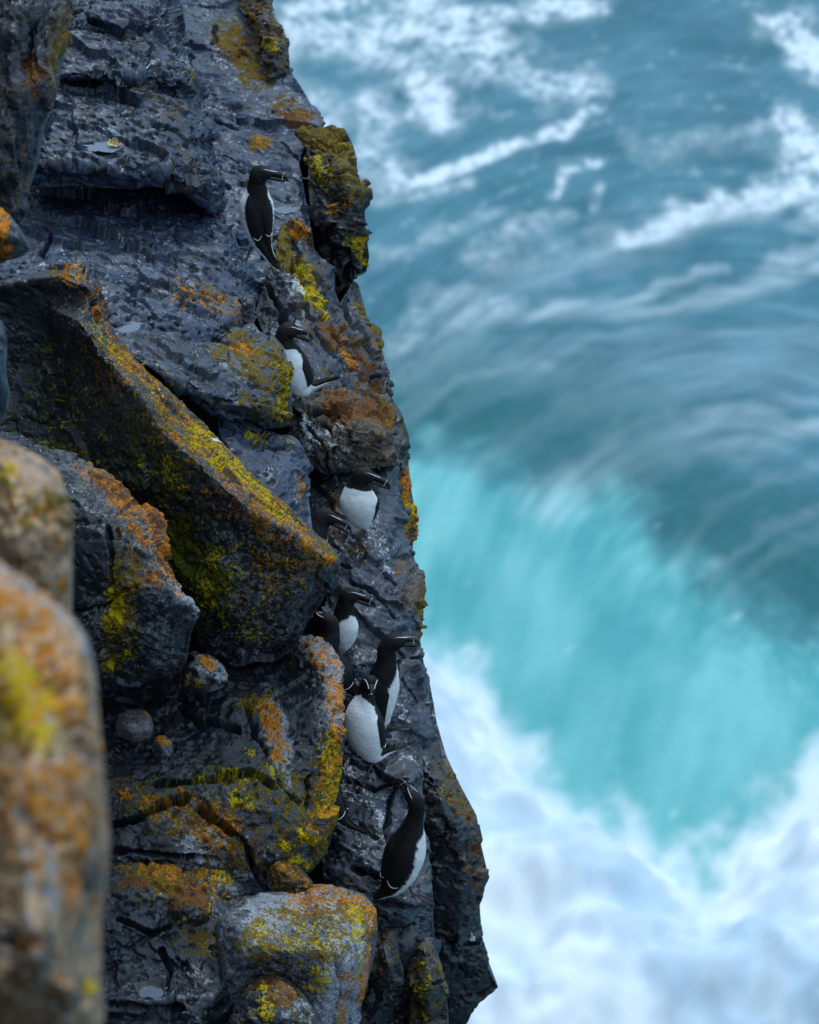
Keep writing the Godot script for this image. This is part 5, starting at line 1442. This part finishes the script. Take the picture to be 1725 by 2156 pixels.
	bird([781, 1446, 16, 9, 9, 10, 780, 1441, 8, 16, 17, 16, 778, 1440, -4, 18, 19, 18, 773, 1452, -10, 19, 19, 19, 768, 1472, -6, 23, 22, 22, 765, 1500, 0, 38, 30, 36, 768, 1530, 4, 44, 34, 42, 776, 1560, 2, 38, 30, 36, 788, 1585, -2, 24, 20, 24, 803, 1588, -8, 13, 9, 11, 825, 1580, -14, 8, 4, 5, 850, 1573, -20, 4, 2, 2],
		Vector3(0, 0.9, -0.3), Vector3(0.7, 0.1, -0.7), 19.16, 1612, Vector3(780, 1473, 34), "razorbill looking straight at the viewer, round white belly, tail to the right", {"tail": Vector3(0.1, 0.95, 0.3), "wing_low": 94.0, "wing": [4.2, 7.4, 10.4], "white": [3.4, 4.4, 10.0, 100.0], "feet": [[[787, 1600, 0], [772, 1634, 4], [752, 1640, 8], [762, 1650, 14], [780, 1640, 12]], [[745, 1585, -6], [735, 1592, -2], [706, 1590, 0], [712, 1598, 6], [728, 1602, 8]]]})
	bird([668, 1650, 0, 9, 9, 9, 676, 1653, 0, 16, 17, 17, 685, 1665, 0, 20, 21, 21, 694, 1682, 0, 26, 25, 25, 703, 1698, 0, 27, 25, 25, 713, 1714, 0, 22, 19, 20, 722, 1726, 0, 16, 12, 14, 735, 1736, 0, 11, 7, 9, 750, 1745, 0, 7, 4, 5, 766, 1753, 0, 5, 2.5, 3, 779, 1759, 0, 3, 1.5, 1.5],
		Vector3(0.4, 0.9, 0.2), Vector3(0.55, 0.55, 0.5), 18.96, 1770, Vector3(645, 1660, -6), "razorbill behind the outcrop with only its wing tips and tail showing", {"lean": 0.3, "wing": [2.6, 5.0, 9.4], "white": [3.2, 4.6, 9.4, 84.0]})
	bird([857, 1664, -6, 9, 9, 9, 867, 1676, -3, 15, 15, 15, 876, 1690, 0, 17, 18, 18, 877, 1710, 0, 17, 18, 18, 871, 1732, 0, 20, 19, 20, 865, 1758, 0, 32, 28, 32, 855, 1790, 0, 43, 36, 42, 845, 1820, 0, 42, 36, 40, 835, 1845, 0, 36, 29, 33, 822, 1867, 0, 25, 19, 21, 806, 1880, 0, 13, 8, 9, 786, 1890, 0, 6, 3, 3],
		Vector3(0.5, 0.5, 0.7), Vector3(-0.6, 0.2, 0.78), 18.95, 1890, Vector3(841, 1639, -14), "nearest razorbill, seen from behind with long neck raised and bill to the left", {"wing_low": 66.0, "wing": [4.7, 8.3, 10.7], "white": [3.6, 5.2, 10.4, 106.0], "feet": [[[862, 1866, -6], [868, 1880, -4], [904, 1890, 0], [894, 1896, 6], [876, 1894, 8]]]})
	bird([703, 1619, 2, 9, 9, 9, 686, 1615, 2, 15, 16, 15, 672, 1618, 0, 18, 20, 19, 664, 1632, 0, 20, 20, 20, 658, 1650, 0, 26, 26, 26, 650, 1675, 0, 34, 32, 32, 640, 1690, 0, 30, 28, 28, 626, 1702, 0, 18, 14, 14, 614, 1710, 0, 9, 6, 6, 604, 1716, 0, 5, 3, 3],
		Vector3(0, 1, 0.15), Vector3(-0.7, 0.6, 0.3), 19.2, 1700, Vector3(727, 1630, 4), "bill tip of a razorbill poking out from behind the orange lichened edge", {"lean": 0.2, "wing": [4.6, 7.0, 8.6]})

# ---------------------------------------------------------------- pools and scraps

const POOL_LABELS := {
	"rock_slab 0": "pale puddle beside a shell scrap on the upper left slab",
	"rock_slab_002 0": "bright pale puddle beside the top of the lichened ridge", "slope 0": "small puddle just right of the topmost razorbill's shoulder", "rock_outcrop_001 0": "pale puddle on black rock at bottom left",
}

func build_pools(rock_name: String, r: Rock) -> void:
	for i in r.pools.size():
		var c: Vector3 = r.pools[i][0]
		var radius: float = r.pools[i][1] * 1.15
		var st := SurfaceTool.new()
		st.begin(Mesh.PRIMITIVE_TRIANGLES)
		for k in 40:
			var p := []
			for e in [k, k + 1]:
				var a: float = TAU * e / 40.0
				var reach := radius * (0.85 + 0.5 * fine_noise.get_noise_2d(cos(a) * 1.1 + c.x * 9.0, sin(a) * 1.1 + c.z * 9.0) + 0.22 * fine_noise.get_noise_2d(cos(a) * 3.5 + c.x * 5.0, sin(a) * 3.5))
				p.append(Vector3(cos(a) * reach * 1.25, 0.0, sin(a) * reach * 0.8))
			for q in [Vector3.ZERO, p[0], p[1]]:
				st.set_normal(Vector3.UP)
				st.add_vertex(q)
		var o := put_mesh(unique("puddle"), st.commit(), self, mats.pool)
		o.position = c - Vector3(0.0, r.pools[i][2] * 0.62, 0.0)
		tag(o, POOL_LABELS.get("%s %d" % [rock_name, i], "small pale puddle in a hollow of the rock"), "puddle", "rain pools on the rock")

func build_small_things() -> void:
	# scrap of eggshell beside the upper puddle
	var spot := at(238, 292, 19.97)
	var slab: Rock = rocks["rock_slab"]
	spot = slab.pools[0][0] + Vector3(0.05, -0.012, -0.014)
	var v := PackedVector3Array()
	var c := PackedColorArray()
	for j in 9:
		for i in 24:
			var a := TAU * i / 24.0
			var t := j / 8.0 * 1.35
			var torn := 1.0 + 0.25 * soft_noise.get_noise_2d(i * 0.9, 3.0) if j == 8 else 1.0
			v.append(Vector3(cos(a) * sin(t) * 0.026 * torn, 0.020 - cos(t) * 0.020, sin(a) * sin(t) * 0.021 * torn).rotated(Vector3.RIGHT, 0.5))
			var mottle := fine_noise.get_noise_2d(i * 2.0, j * 2.0)
			c.append(stored(Color(0.72, 0.60, 0.30).lerp(Color(0.16, 0.07, 0.03), smoothstep(0.1, 0.3, mottle))))
	var shell := put_mesh("shell_fragment", smooth_grid(v, c, 24, true, mats.plumage), self)
	shell.position = spot
	tag(shell, "cream and brown shell scrap lying beside the upper puddle", "shell")
	# down feather caught at a bill
	var path := PackedVector3Array()
	var radii := PackedFloat32Array()
	for i in 8:
		var t := i / 7.0
		path.append(at(774 - 7.0 * t * t, 1280 + 10.0 * t, 19.28) - at(774, 1280, 19.28))
		radii.append(0.0035 * sin(PI * (0.15 + 0.8 * t)))
	var feather := put_mesh("feather", tube(path, radii, mats.white_feather, Vector3.ZERO, 0.4), self)
	feather.position = at(774, 1280, 19.28)
	tag(feather, "tiny white feather hanging from a razorbill's bill", "feather")
